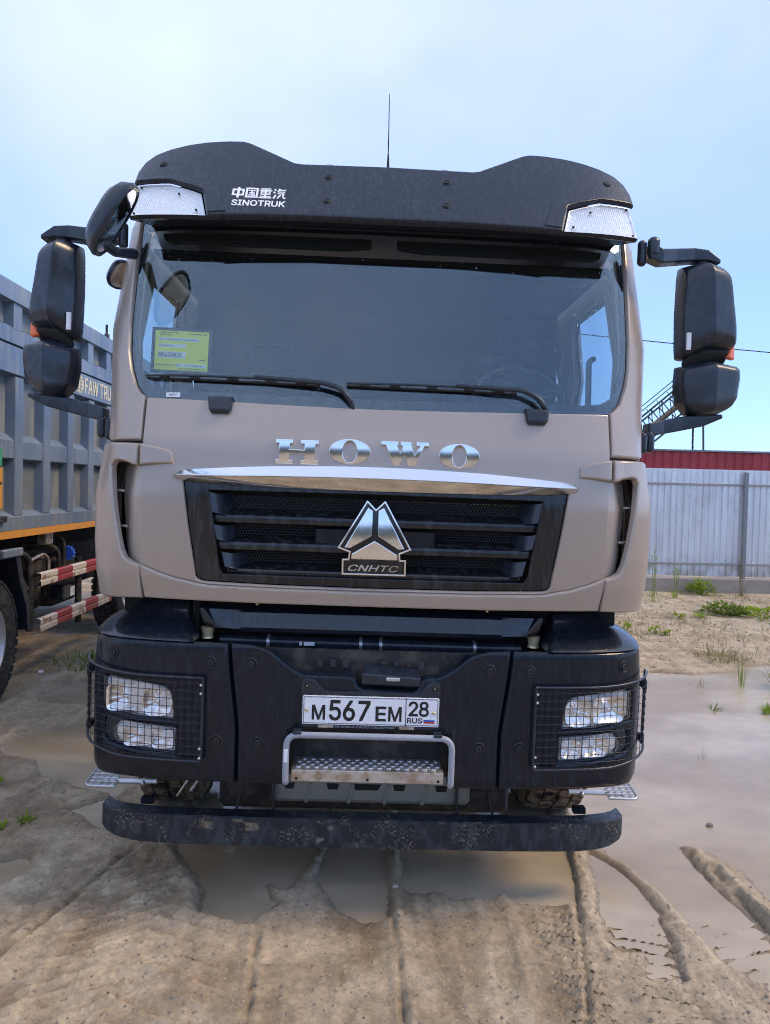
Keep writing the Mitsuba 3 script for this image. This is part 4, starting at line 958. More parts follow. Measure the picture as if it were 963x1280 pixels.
def ground_h(pts):
    x, y = pts[:, 0], pts[:, 1]
    p3 = np.stack([x, y, 0 * x], 1)
    r = np.hypot(x, y)
    near = np.clip(1.4 - np.maximum(np.abs(x) - 2.5, np.maximum(y - 5.5, -y - 1.2)) / 6, 0, 1)
    big = meshkit.fbm(p3 * .35, 3, 2) - .5
    h = .022 + .05 * big * np.clip((r - 3) / 6, 0, 1)
    h += .018 * (meshkit.fbm(p3 * 2.2, 4, 5) - .5) + .008 * (meshkit.fbm(p3 * 9, 4, 8) - .5) * near + .0045 * (meshkit.fbm(p3 * 42, 3, 4) - .5) * near
    wx = x + .10 * (meshkit.fbm(p3 * .9, 2, 14) - .5)
    h += .020 * (meshkit.fbm(np.stack([wx * 15, y * .55, 0 * x], 1), 3, 15) - .5) * near + .010 * (meshkit.fbm(np.stack([wx * 48, y * 1.6, 0 * x], 1), 2, 16) - .5) * near
    h += .035 * np.clip((y - 4.5) / 6, 0, 1) * (x > 1) * 1.0
    wob = .05 * (meshkit.fbm(p3 * 7, 4, 21) - .5) + .022 * (meshkit.fbm(p3 * 30, 3, 22) - .5)
    def ridge(L, w, amp, rough=.5):
        d = line_d(L, pts) + wob * .9
        n = meshkit.fbm(p3 * 30, 3, 31); n2 = meshkit.fbm(p3 * 9, 3, 33); n3 = meshkit.fbm(p3 * 75, 2, 35)
        prof = np.where(d < w, np.exp(-(np.maximum(d, 0) / w) ** 3), np.exp(-(d / w) ** 2))
        return amp * prof * (.12 + .95 * n + .75 * (n2 - .25)) + amp * .35 * prof * (n3 - .5)
    # ridges of squeezed mud between the ruts
    R = ridge([(.17, .80), (.165, .45), (.16, .19), (.175, -.1), (.20, -.28), (.21, -.62)], .045, .018)
    R += ridge([(.76, .55), (.70, .40), (.655, .27), (.66, -.05), (.64, -.3), (.58, -.62)], .038, .018)
    R += ridge([(.50, .30), (.53, -.03), (.50, -.56)], .03, .010)
    R += ridge([(1.14, .82), (1.08, .42), (1.01, -.05), (.95, -.34), (.86, -.62)], .060, .014)
    R += ridge([(1.33, .60), (1.40, .34), (1.42, .05), (1.38, -.18), (1.33, -.6)], .05, .010)
    R += ridge([(1.73, .76), (1.77, .44), (1.80, .13), (1.84, -.15), (1.88, -.5)], .055, .026)
    R += ridge([(-.20, .78), (-.25, .48), (-.34, .37), (-.42, .34), (-.42, .20)], .035, .022)
    R += ridge([(-.44, .08), (-.42, -.31), (-.39, -.62)], .030, .014)
    R += ridge([(-.72, .10), (-.62, .06), (-.50, .02)], .03, .012)
    R += ridge([(-1.02, .74), (-.88, .50), (-.80, .30), (-.78, .1)], .06, .018)
    R += ridge([(-2.15, 1.15), (-2.02, 1.29), (-1.94, 1.47), (-1.86, 1.63), (-1.6, 1.8)], .05, .022)
    R += ridge([(1.95, .55), (2.05, .85), (2.15, 1.0)], .06, .022)
    h += R
    # sharp grooves
    def groove(L, w, amp):
        d = line_d(L, pts) + wob * .5
        amp = amp * (.15 + 1.5 * meshkit.fbm(p3 * 5.5 + 3, 3, 51))
        return -amp * np.exp(-(d / w) ** 2) + amp * .55 * np.exp(-((d - 2.1 * w) / (1.2 * w)) ** 2)
    for L, w, a in (([(-1.14, .81), (-1.23, .51), (-1.30, .23), (-1.38, -.05), (-1.43, -.18), (-1.5, -.5)], .016, .016), ([(-.455, .07), (-.425, -.31), (-.40, -.62)], .010, .012), ([(.13, .25), (.145, -.2), (.15, -.62)], .012, .014),
                    ([(1.08, .75), (1.03, .41), (.93, -.06), (.87, -.34), (.80, -.62)], .012, .016), ([(-1.0, .74), (-.86, .47), (-.75, .26)], .014, .014), ([(-2.12, 1.17), (-2.02, 1.28), (-1.94, 1.45), (-1.87, 1.60)], .016, .02),
                    ([(1.30, .10), (1.31, -.09), (1.24, -.36)], .014, .016), ([(1.76, .50), (1.77, .13), (1.77, -.05)], .02, .025)):
        h += groove(L, w, a)
    # tread bars
    def bars(cx, x0, x1, y0, y1, pitch, slant, amp):
        u = (x - cx) / .1
        t = (y - slant * (x - x0) + .55 * wob + .02 * (meshkit.fbm(p3 * 3.3, 2, 46) - .5)) / pitch
        m = np.clip((x - x0) / .03, 0, 1) * np.clip((x1 - x) / .03, 0, 1) * np.clip((y - y0) / .05, 0, 1) * np.clip((y1 - y) / .06, 0, 1)
        f = t - np.floor(t)
        return amp * m * (np.exp(-((f - .5) / .10) ** 2) - .9 * np.exp(-((f - .72) / .09) ** 2)) * (.25 + 1.5 * meshkit.fbm(p3 * np.array([6, 14, 1]), 3, 44))
    h += bars(.8, .72 , .935, -.7, .16, .070, -.5, .024)
    h += bars(1.1, 1.02, 1.30, -.7, .05, .072, -.25, .022)
    h += bars(1.6, 1.50, 1.95, -.8, .0, .085, .35, .018)
    h += bars(-1., -1.30, -.85, -.7, .60, .085, .55, .014) + bars(-1., -.95, -.55, -.7, .40, .11, -.4, .014)
    h += .010 * np.clip(meshkit.fbm(p3 * np.array([9, 16, 1]), 3, 61) - .52, 0, 1) * 3 * (x < -.4) * (y < .9) * near
    for k in range(4):          # old ruts in the far yard
        h += groove([(3.6 + k * .55, 7.6 - .15 * k), (5.2 + k * .62, 5.9), (6.6 + k * .7, 4.4)], .05, .030)
    # basins
    sd = np.full(len(pts), -9.0)
    for P in PUD.values(): sd = np.maximum(sd, poly_sd(P, pts))
    s = sd + wob * .75
    lo = -.022 + .012 * (meshkit.fbm(p3 * 5, 3, 71) - .5)
    # rippled silt: a few crests break the surface inside the basins
    t = np.clip((s + .055) / .11, 0, 1); t = t * t * (3 - 2 * t)
    hb = lo + R * .35 + bars(1.1, 1.02, 1.32, -.7, .10, .072, -.25, .022) + bars(1.6, 1.46, 1.80, -.8, .12, .085, .35, .026)
    # floor above the water outside the basins
    h = np.where(sd > -.4, np.maximum(h, .004), h)
    return h * (1 - t) + hb * t
def axis(a, b, step, far, grow=1.16):
    c = list(np.arange(a, b + 1e-9, step)); d = step
    lo, hi = [], []
    x = b
    while x < far: d *= grow; x += d; hi.append(x)
    d = step; x = a
    while x > -far: d *= grow; x -= d; lo.append(x)
    return np.array(lo[::-1] + c + hi)
gx = axis(-2.9, 3.6, .0135, 420); gy1 = np.arange(-.85, 1.2, .0105); gy2 = np.arange(1.2, 5.6, .026)
d, x, hi = .026, gy2[-1], []
while x < 420: d *= 1.12; x += d; hi.append(x)
d, x, lo_ = .0105, -.85, []
while x > -420: d *= 1.25; x -= d; lo_.append(x)
gy = np.array(lo_[::-1] + list(gy1) + list(gy2) + hi)
GX, GY = np.meshgrid(gx, gy, indexing='ij')
pts = np.stack([GX.ravel(), GY.ravel()], 1)
H = ground_h(pts)
def gh(x, y): return float(ground_h(np.array([[x, y]], float))[0])
G = np.c_[pts, H].reshape(len(gx), len(gy), 3)

def mud_fn(p, n, uv):
    big = fbm(p.x * .8, p.y * .8, 0, 3)
    mid = fbm(p.x * 6, p.y * 6, 3.0, 3)
    fine = noise(p.x * 140, p.y * 140, 0)
    g = noise(p.x * 260, p.y * 260, 5)
    c = mix((0.270, 0.206, 0.132), (0.385, 0.310, 0.212), smoothstep(.3, .75, mid))
    c = mix(c, (0.37, 0.295, 0.20), smoothstep(.4, .7, big))
    c = c * (0.88 + 0.24 * fine) * (0.86 + 0.28 * noise(p.x * 75 + 9, p.y * 75, 4.0))
    c = c * (0.78 + 0.44 * fbm(p.x * 24, p.y * 24, 7.0, 2)) * (0.86 + 0.28 * fbm(p.x * 14, p.y * 1.2, 3.0, 2))
    c = mix(c, (0.46, 0.40, 0.32), smoothstep(.84, .96, g) * .5)
    c = mix(c, (0.10, 0.085, 0.065), smoothstep(.86, .97, noise(p.x * 190 + 50, p.y * 190, 9)) * .5)
    wet = smoothstep(.030, .004, p.z + .012 * (mid - .5))
    return mix(c, c * mi.Color3f(.60, .57, .53), wet * .85)
def mud_rough(p, n, uv):
    wet = smoothstep(.024, .004, p.z + .010 * (fbm(p.x * 6, p.y * 6, 3.0, 2) - .5))
    return 0.85 - 0.45 * wet
scene['mud'] = two({'type': 'bumpmap', 'arbitrary': proc(lambda p, n, uv: fbm(p.x * 90, p.y * 90, 1.0, 3) + .6 * smoothstep(.7, .95, noise(p.x * 170, p.y * 170, 2.0)), 2e-3), 'scale': .0045,
                    'bsdf': {'type': 'principled', 'base_color': proc(mud_fn), 'roughness': proc(mud_rough), 'specular': .45}})
gm = gridmesh(G)
gm = trimesh.Trimesh(gm.vertices, gm.faces[:, ::-1] if np.cross(G[1, 0] - G[0, 0], G[0, 1] - G[0, 0])[2] < 0 else gm.faces, process=False)
scene['ground'] = mikit.ply(gm, 'mud', smooth=True)
labels['ground'] = {'label': 'rutted wet brown mud of the yard with tyre tracks', 'kind': 'structure'}

def water_fn(p, n, uv):
    a = fbm(p.x * 1.3, p.y * 1.6, 0, 3)
    c = mix((0.50, 0.420, 0.295), (0.63, 0.560, 0.44), smoothstep(.3, .7, a))
    return c * (.95 + .1 * noise(p.x * 9, p.y * 14, 2))
scene['muddy_water'] = two({'type': 'bumpmap', 'arbitrary': proc(lambda p, n, uv: fbm(p.x * 16, p.y * 22, 0, 2) + .4 * noise(p.x * 3, p.y * 4, 1.0), 4e-3), 'scale': .0016,
                            'bsdf': {'type': 'roughplastic', 'diffuse_reflectance': proc(water_fn), 'int_ior': 1.34, 'alpha': .03, 'nonlinear': True}})
PLAB = {'left': 'brown puddle under the left part of the bar, left of the mud ridge', 'mid': 'brown puddle under the bar between two mud ridges', 'mid2': 'brown puddle under the right part of the bar, left of the wide ridge',
        'wedge': 'narrow bright puddle in the wheel rut just right of the bar', 'big': 'large pale puddle to the right of the brown truck reaching to the weeds', 'pool': 'shallow brown pool on the left between the two trucks',
        'pool2': 'brown pool at the left by the other truck wheel', 'pool3': 'small brown pool at the left edge', 'pool4': 'small shallow pool left of the front bar end'}
for k, P in PUD.items():
    q = Polygon(P).buffer(.07)
    v, f = clip_grid(q, .25)
    key = numbered('puddle')
    scene[key] = mikit.ply(trimesh.Trimesh(np.c_[v, np.full(len(v), .0006 * list(PUD).index(k) / 9)], f, process=False), 'muddy_water')
    labels[key] = {'label': PLAB[k], 'kind': 'structure'}

# grit and small stones
def scatter(n, fx, fy, r0, r1, sub):
    ms, V, F, c = None, [], [], 0
    base = trimesh.creation.icosahedron() if sub == 0 else trimesh.creation.icosphere(1)
    bv, bf = np.array(base.vertices), np.array(base.faces)
    X, Y = fx(n), fy(n)
    hh = ground_h(np.stack([X, Y], 1))
    for x, y, h in zip(X, Y, hh):
        if h < .003: continue
        r = r0 + (r1 - r0) * rng.random() ** 3
        a = rng.random() * 6.28
        s = np.array([1, .6 + .4 * rng.random(), .45 + .3 * rng.random()]) * r
        v = (bv * (1 + .25 * (rng.random(len(bv)) - .5))[:, None] * s) @ rotm('z', a).T + [x, y, h + r * .12]
        V.append(v); F.append(bf + c); c += len(v)
    return trimesh.Trimesh(np.vstack(V), np.vstack(F), process=False)
mat('stone_pale', proc(lambda p, n, uv: mix((.24, .20, .15), (.44, .39, .32), noise(p.x * 40, p.y * 40, 0))), .75)
mat('stone_dark', proc(lambda p, n, uv: mix((.14, .115, .09), (.28, .225, .17), noise(p.x * 40, p.y * 40, 0))), .7)
def nearY(n): return -.75 + 2.2 * rng.random(n) ** 1.6
put('grit', scatter(6500, lambda n: rng.uniform(-1.9, 2.2, n), nearY, .0014, .006, 0), 'stone_pale', smooth=False); labels['grit'] = {'label': 'pale grit scattered over the mud', 'kind': 'stuff'}
put('mud_crumbs', scatter(4200, lambda n: rng.uniform(-1.9, 2.2, n), nearY, .002, .009, 0), 'stone_dark', smooth=False); labels['mud_crumbs'] = {'label': 'dark crumbs of mud and gravel over the ruts', 'kind': 'stuff'}
put('far_gravel', scatter(2600, lambda n: rng.uniform(2.6, 9.5, n), lambda n: rng.uniform(4.8, 11, n), .006, .022, 0), 'stone_dark', smooth=False); labels['far_gravel'] = {'label': 'gravel on the bare ground before the fence', 'kind': 'stuff'}
put('left_gravel', scatter(1400, lambda n: rng.uniform(-3.0, -1.3, n), lambda n: rng.uniform(.8, 5.5, n), .003, .012, 0), 'stone_pale', smooth=False); labels['left_gravel'] = {'label': 'small stones on the mud between the trucks', 'kind': 'stuff'}
for x, y, r, lab in ((-3.14, 4.27, .030, 'white stone lying by the wheel of the grey truck'), (.155, .30, .014, 'small pale stone on the mud ridge under the bar'), (2.0, 1.07, .020, 'small dark stone in the large puddle')):
    k = thing('stone', lab, 'stone', 'loose stones on the mud')
    put(k, shift(trimesh.Trimesh(_ICO2 * np.array([1, .8, .7]) * r * (1 + .2 * (meshkit.noise(_ICO2 * 2.2 + x) - .5))[:, None], trimesh.creation.icosphere(2).faces), (x, y, max(gh(x, y), 0) + r * .4)), 'white_paint' if 'white' in lab else 'stone_pale' if 'pale' in lab else 'stone_dark', smooth=True)

# ================================================================== the grey tipper truck on the left
mat('tip_grey', proc(lambda p, n, uv: mix(mix((.120, .168, .232), (.180, .230, .290), smoothstep(.3, .7, fbm(p.y * 2, p.z * 2, p.x, 4))), (.26, .265, .25), smoothstep(.48, .8, noise(p.y * 26, p.z * 2.2, p.x * 4) * .6 + .4 * fbm(p.y * 5, p.z * 4, 1.0, 3)) * .6)), .42, .15, specular=.5, clearcoat=.15)
def plate_fn(p, n, uv):
    d = smoothstep(.45, .75, fbm(p.y * 16, p.z * 2.5, p.x, 3))
    return mix((.175, .20, .215), (.29, .30, .27), d * .8)
mat('tip_plate', proc(plate_fn), .5, .1, specular=.5)
mat('orange_stripe', (.62, .27, .04), .5)
mat('cream_letter', (.66, .58, .36), .5)
def guard_fn(p, n, uv):
    t = (p.y - 3.93) / .385
    red = dr.select(((t - dr.floor(t / 2) * 2) >= 1) & (t > 0), 1.0, 0.0)
    base = mix((.66, .57, .45), (.36, .045, .045), red)
    rust = smoothstep(.62, .72, fbm(p.y * 11, p.z * 17, 2.0, 4))
    return mix(base, (.28, .13, .05), rust * .85)
mat('guard_paint', proc(guard_fn), .45)
TG = thing('tipper_truck', 'blue grey tipper truck with ribbed high body standing on the left', 'truck')
X0 = -3.02
XB = X0 - .085
BD = part(TG, 'tipper_body', join(cbox(XB - .05, XB, 2.0, 9.2, 1.50, 3.50), cbox(XB - 2.35, XB, 1.95, 2.0, 1.50, 3.50), cbox(XB - 2.35, XB, 9.2, 9.25, 1.5, 3.5), cbox(XB - 2.40, XB - 2.35, 2.0, 9.2, 1.5, 3.5), cbox(XB - 2.35, XB, 2, 9.2, 1.44, 1.5)), 'tip_plate')
def beam(name, prof, y0=1.95, y1=9.25, m='tip_grey', **k):
    return part(BD, name, hull([(x, y, z) for y in (y0, y1) for x, z in prof]), m, **k)
beam('top_rail', [(XB - .02, 3.56), (X0 + .01, 3.56), (X0 + .018, 3.54), (X0 + .018, 3.40), (XB - .02, 3.385)])
beam('upper_rail', [(XB - .02, 3.22), (XB + .02, 3.22), (X0 - .005, 3.185), (X0 - .005, 3.055), (XB - .02, 3.045)])
beam('name_board', [(XB - .02, 3.035), (X0 - .004, 3.035), (X0 + .004, 3.03), (X0 + .004, 2.80), (XB - .02, 2.765)])
beam('middle_rail', [(XB - .02, 2.30), (XB, 2.30), (X0 - .008, 2.235), (X0 - .008, 2.085), (XB - .02, 2.065)])
beam('sill_rail', [(XB - .02, 1.63), (XB, 1.63), (X0 + .012, 1.585), (X0 + .012, 1.472), (XB - .02, 1.472)])
beam('orange_stripe', [(XB - .02, 1.470), (X0 + .010, 1.470), (X0 + .010, 1.405), (XB - .02, 1.405)], m='orange_stripe')
y = 2.235
while y < 9.1:
    part(BD, 'rib', hull([(x, yy, z) for z in (1.60, 2.78) for x, yy in ((XB - .02, y - .002), (X0 - .004, y + .012), (X0, y + .018), (X0, y + .166), (X0 - .004, y + .172), (XB - .02, y + .186))]), 'tip_grey')
    part(BD, 'short_rib', hull([(x, yy, z) for z in (3.18, 3.42) for x, yy in ((XB - .02, y - .045), (X0 - .002, y - .032), (X0 - .002, y + .128), (XB - .02, y + .14))]), 'tip_grey')
    y += .585
FB = Plane((X0 + .004, 0, 0), (0, 1, 0), (0, 0, 1))
part(BD, 'body_lettering', wrap(text('FAW TRUCK', .155, 1.10, .002, True), FB, 5.02, 2.845, .001), 'cream_letter', smooth=False)
em = Polygon(ell(4.865, 2.915, .125, .098, 32)).difference(shapely.union_all([sbox(4.84, 2.80, 4.853, 3.02), sbox(4.877, 2.80, 4.89, 3.02)] + [affinity.rotate(sbox(4.78, z, 4.838, z + .016), 14, origin=(4.83, z)) for z in (2.85, 2.89, 2.93, 2.965)] + [affinity.rotate(sbox(4.892, z, 4.95, z + .016), -14, origin=(4.9, z)) for z in (2.85, 2.89, 2.93, 2.965)]))
part(BD, 'body_emblem', wrap(extr(em.buffer(-.001), .002), FB, 0, 0, .001), 'cream_letter', smooth=False)
part(BD, 'tarp_bolt', join(cbox(X0 - .02, X0 + .02, 5.68, 5.75, 3.55, 3.60, .006), tube([(X0, 5.70, 3.58), (X0, 5.70, 3.70)], .014, 8)), 'chassis_black', smooth=40)
part(BD, 'hinge_block', cbox(X0 - .16, X0 - .06, 4.24, 4.40, 1.28, 1.41, .01), 'dirty_aluminium')
wheel(TG, (X0 - .18, 3.02, .56), ('tyre_rubber', 'galvanised'), s=-1)
for i in range(10):
    a = i * math.pi / 5
    part('tipper_truck_001__wheel', 'wheel_nut', lathe([(.02, .0), (.018, .05), (.001, .055)], 8, 'x', (X0 - .14, 3.02 + .21 * math.cos(a), .56 + .21 * math.sin(a))), 'galvanised')
for y in (6.8, 8.15): wheel(TG, (X0 - .18, y, .56), ('tyre_rubber', 'galvanised'), s=-1)
for y in (3.02, 6.8, 8.15): wheel(TG, (X0 - 2.1, y, .56), ('tyre_rubber', 'galvanised'), s=1)
fe = [(2.35, 1.22), (2.45, 1.31), (3.52, 1.31), (3.54, 1.24), (3.60, 1.05), (3.74, .80), (3.76, .56), (3.70, .56), (3.66, .78), (3.53, 1.02), (3.45, 1.235), (2.5, 1.235), (2.4, 1.15)]
part(TG, 'mudguard', shift(trimesh.Trimesh(*(lambda m: (np.stack([np.array(m.vertices)[:, 2] + X0 - .42, np.array(m.vertices)[:, 0], np.array(m.vertices)[:, 1]], 1), m.faces))(extr(Polygon(fe), .42))), (0, 0, 0)), 'plastic_black')
part(TG, 'mudguard_cap', cbox(X0 - .02, X0 + .03, 3.17, 3.53, 1.245, 1.315, .008), 'tip_grey')
part(TG, 'frame_rail', join(cbox(X0 - .85, X0 - .77, .0, 9.0, .85, 1.15), cbox(X0 - 1.65, X0 - 1.57, .0, 9.0, .85, 1.15)), 'chassis_black')
part(TG, 'underbody', join(cbox(X0 - .75, X0 - .70, 3.7, 8.9, .60, 1.40), cbox(X0 - .65, X0 - .25, 4.1, 4.6, .62, 1.12, .03), cbox(X0 - .5, X0 - .2, 4.75, 5.4, .60, 1.10, .03), cbox(X0 - .30, X0 - .1, 4.10, 4.36, .98, 1.16, .03)), 'chassis_black')
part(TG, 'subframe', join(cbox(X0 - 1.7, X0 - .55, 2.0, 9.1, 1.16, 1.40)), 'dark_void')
def gpath(P, r, m='chassis_black', nm='pipe_hoop'):
    return part(TG, nm, tube(arc_path([(X0 + a, b, c) for a, b, c in P], .09, 8), r, 10), m, smooth=True)
gpath([(-.30, 3.60, 1.26), (-.10, 3.72, 1.26), (-.05, 3.84, 1.18), (-.05, 3.84, .52)], .030)
gpath([(-.35, 3.62, 1.12), (-.12, 3.78, 1.06), (-.06, 3.80, .90)], .024)
gpath([(-.08, 3.86, 1.15), (-.08, 4.22, 1.20), (-.08, 4.34, 1.14), (-.08, 4.34, .98)], .016, 'dirty_aluminium')
gpath([(-.30, 4.20, 1.28), (-.12, 4.40, 1.28), (-.08, 4.58, 1.20), (-.08, 4.60, .98)], .024)
gpath([(-.34, 4.36, 1.36), (-.12, 4.56, 1.38), (-.08, 4.70, 1.30), (-.08, 4.72, 1.0)], .024)
gpath([(-.10, 3.88, .86), (-.10, 4.36, .93)], .014, nm='stay')
gpath([(-.04, 3.84, .53), (-.04, 3.84, 1.0)], .026, nm='guard_post')
gpath([(-.04, 5.02, .40), (-.04, 5.02, 1.10)], .034, nm='guard_post')
gpath([(-.04, 5.62, .46), (-.04, 5.62, 1.0)], .03, nm='guard_post')
part(TG, 'valve_box', cbox(X0 - .2, X0 - .06, 4.68, 4.98, .68, .84, .015), 'plastic_black')
part(TG, 'valve_plate', cbox(X0 - .06, X0 - .054, 4.84, 4.96, .70, .80, .002), 'sticker_white')
mat('blue_cap', (.02, .10, .55), .4, specular=.5)
part(TG, 'filler_cap', join(lathe([(.001, .075), (.045, .075), (.062, .06), (.066, .0), (.001, .0)], 20, 'y', (X0 - .06, 4.74, 1.16)), *[cbox(X0 - .06 + .066 * math.cos(a) - .008, X0 - .06 + .066 * math.cos(a) + .008, 4.74, 4.80, 1.16 + .066 * math.sin(a) - .008, 1.16 + .066 * math.sin(a) + .008, .002) for a in np.arange(12) * math.pi / 6]), 'blue_cap', smooth=30)
for z0, z1, y1 in ((.915, 1.045, 5.95), (.49, .62, 5.95)):
    zm = (z0 + z1) / 2
    pr = [(-.02, z0), (.006, z0), (.022, z0 + .012), (.022, zm - .012), (.008, zm), (.022, zm + .012), (.022, z1 - .012), (.006, z1), (-.02, z1)]
    ys_ = np.arange(3.92, y1 + .001, .096)
    part(TG, 'side_guard_rail', gridmesh(np.array([[(X0 + a, y, b) for a, b in pr] for y in ys_])), 'guard_paint', smooth=20, label='red and cream striped side guard rail')
# its cab stands outside the frame, to the left of the camera
xc0, xc1 = X0 - 2.42, X0 - .03
CB = part(TG, 'cab', hull([(x, y, z) for x0_, x1_, yz in ((xc0, xc1, ((-.42, .75), (-.45, 1.0), (-.40, 1.9), (1.72, .75), (1.76, 1.0), (1.76, 2.9))), (xc0 + .1, xc1 - .1, ((-.08, 3.0), (.05, 3.12), (1.70, 3.12)))) for x in (x0_, x1_) for y, z in yz]), 'white_paint')
part(CB, 'windscreen', hull([(x, y, z) for x, y, z in ((xc0 + .12, -.41, 1.98), (xc1 - .12, -.41, 1.98), (xc0 + .18, -.135, 2.86), (xc1 - .18, -.135, 2.86), (xc0 + .12, -.36, 1.98), (xc1 - .12, -.36, 1.98), (xc0 + .18, -.08, 2.86), (xc1 - .18, -.08, 2.86))]), 'gloss_black')
part(CB, 'door_window', hull([(xc1 - .012 + a, y, z) for a, q in ((.016, 0), (-.06, -.0)) for y, z in ((.30, 2.05), (1.15, 2.05), (1.15, 2.75), (.42, 2.75))]), 'gloss_black')
part(CB, 'bumper', cbox(xc0 - .02, xc1 + .02, -.55, -.30, .42, .95, .05), 'bumper_black')
for e in (xc0 + .32, xc1 - .32): part(CB, 'headlight', cbox(e - .2, e + .2, -.57, -.54, .62, .80, .02), 'lens_pattern_back')
part(CB, 'grille', cbox(xc0 + .5, xc1 - .5, -.47, -.42, 1.15, 1.65, .02), 'gloss_black')
for c_ in (X0 - .18, X0 - 2.1): wheel(TG, (c_, 1.05, .56), ('tyre_rubber', 'galvanised'), s=-1 if c_ > X0 - 1 else 1)
SG = part(TG, 'warning_board', cbox(X0 + .0, X0 + .03, 2.90, 3.13, 1.66, 2.00, .004), 'orange_stripe', label='orange warning board at the left edge of the picture')
mat('board_green', (.05, .30, .16), .5)
part(SG, 'board_top', cbox(X0 + .0, X0 + .035, 2.90, 3.11, 2.01, 2.16, .004), 'board_green')
part(SG, 'board_mark', cbox(X0 + .03, X0 + .033, 2.95, 3.11, 1.86, 1.88, .001), 'ink_black')
part(SG, 'board_bracket', cbox(X0 - .05, X0 + .05, 2.93, 3.18, 1.55, 1.60, .006), 'chassis_black')

# ================================================================== fence, shed, conveyor, cables
def steel_fn(p, n, uv):
    d = fbm(p.x * 1.2, p.z * .8, 1.0, 3); s = noise(p.x * 30, p.z * 1.5, 0)
    st = smoothstep(.50, .75, fbm(p.x * 2.2, p.z * 1.1, 5.0, 4)) * .35 + smoothstep(.9, .35, p.z) * smoothstep(.35, .7, fbm(p.x * 6, p.z * 5, 2.0, 3)) * .6
    return mix(mix((.66, .69, .72), (.76, .79, .82), d) * (.90 + .2 * s), (.34, .31, .26), st)
mat('zinc_sheet', proc(steel_fn), .36, .55, specular=.5)
mat('red_sheet', proc(lambda p, n, uv: mix((.30, .030, .035), (.38, .045, .05), fbm(p.x * 2, p.z * 2, 0, 2))), .42, specular=.5)
mat('concrete', proc(lambda p, n, uv: mix((.22, .19, .16), (.33, .30, .26), fbm(p.x * 5, p.z * 7, p.y * 5, 4))), .9)
mat('rail_grey', (.33, .33, .32), .5, .3)
mat('post_grey', (.22, .24, .26), .5, .3)
FY = 11.36
FE = thing('metal_fence', 'corrugated bare metal fence with grey posts and rails on a concrete footing behind the puddle', 'fence')
PT = .125
def ribbed(x0, x1, z0, z1, y, depth, pitch=PT, up=.34):
    xs_, ds = [], []
    x = x0
    while x < x1 - 1e-6:
        for u, d_ in ((0, 0), (.62, 0), (.72, 1), (.90, 1), (1.0, 0)):
            if u < 1: xs_.append(x + u * pitch); ds.append(d_)
        x += pitch
    xs_.append(x1); ds.append(0)
    xs_, ds = np.array(xs_), np.array(ds)
    k = int(np.ceil((z1 - z0) / .4)) + 1
    zz = np.linspace(z0, z1, k)
    G_ = np.stack([np.stack([xs_, y + ds * depth + 0 * xs_, np.full(len(xs_), z)], 1) for z in zz])
    G_[..., 1] += .010 * (meshkit.fbm(np.stack([G_[..., 0] * 1.2, G_[..., 2] * 1.5, 0 * G_[..., 0]], -1), 2, 3) - .5)
    return gridmesh(G_[::-1])
x = -5.0
while x < 20:
    part(FE, 'sheet', ribbed(x, x + 1.25, .36, 2.42, FY + .03 + .004 * (int(x * 10) % 2), .022), 'zinc_sheet', smooth=25)
    x += 1.25
for x in np.arange(-2.0 - .03, 20, 2.33):
    px = x
    part(FE, 'post', cbox(px - .035, px + .035, FY - .075, FY - .005, .10, 2.38, .006), 'post_grey')
for z in (2.13, .60):
    part(FE, 'rail', cbox(-5, 20, FY - .005, FY + .024, z - .022, z + .022, .004), 'rail_grey')
part(FE, 'concrete_footing', hull([(x, y, z) for x in (-5, 20) for y, z in ((FY - .16, -.1), (FY - .14, .31), (FY - .13, .325), (FY + .15, .325), (FY + .15, -.1))]), 'concrete')
SH = thing('red_clad_building', 'long low building clad in dark red ribbed metal behind the fence', 'building')
SY = 17.0; k_ = (SY + 3.25) / (FY + 3.25)
zt = 1.9 + (2.785 - 1.9) * k_
part(SH, 'wall', join(ribbed(-6, 34, -.05, zt - .05, SY, .03, .24), cbox(-6, 34, SY + 7.9, SY + 8, 0, 3, .01), cbox(-6, -5.95, SY + .05, SY + 8, 0, zt - .06), cbox(33.95, 34, SY + .05, SY + 8, 0, zt - .06)), 'red_sheet', smooth=25)
part(SH, 'roof', hull([(x, y, z) for x in (-6.1, 34.1) for y, z in ((SY - .06, zt - .045), (SY - .06, zt), (SY + 8.2, zt + .25), (SY + 8.2, zt + .19))]), 'post_grey')
RB = thing('dark_roofed_hut', 'small dark hut roof showing over the red building at the right edge', 'hut')
mat('hut_blue', (.05, .08, .13), .6)
put(RB + '__wall', cbox(21.2, 25, 30, 34, 0, 4.1, .02), 'concrete'); put(RB + '__roof', hull([(x, y, z) for x in (21.0, 25.2) for y, z in ((29.8, 4.0), (29.8, 4.26), (34.2, 4.0), (32, 4.8))]), 'hut_blue')
mat('conveyor_green', (.045, .16, .07), .55); mat('conveyor_dark', (.035, .045, .05), .6); mat('belt_brown', (.12, .085, .05), .85)
CV = thing('conveyor_gallery', 'inclined dark green steel truss conveyor rising behind the red building', 'conveyor')
c0, c1 = np.array([12.6, 40.0, 2.75]), np.array([19.1, 40.0, 8.35])
dv = (c1 - c0) / np.linalg.norm(c1 - c0); nv = np.array([-dv[2], 0, dv[0]])
Lc = np.linalg.norm(c1 - c0)
def bar3(P, Q, r): return tube([P, Q], r, 6)
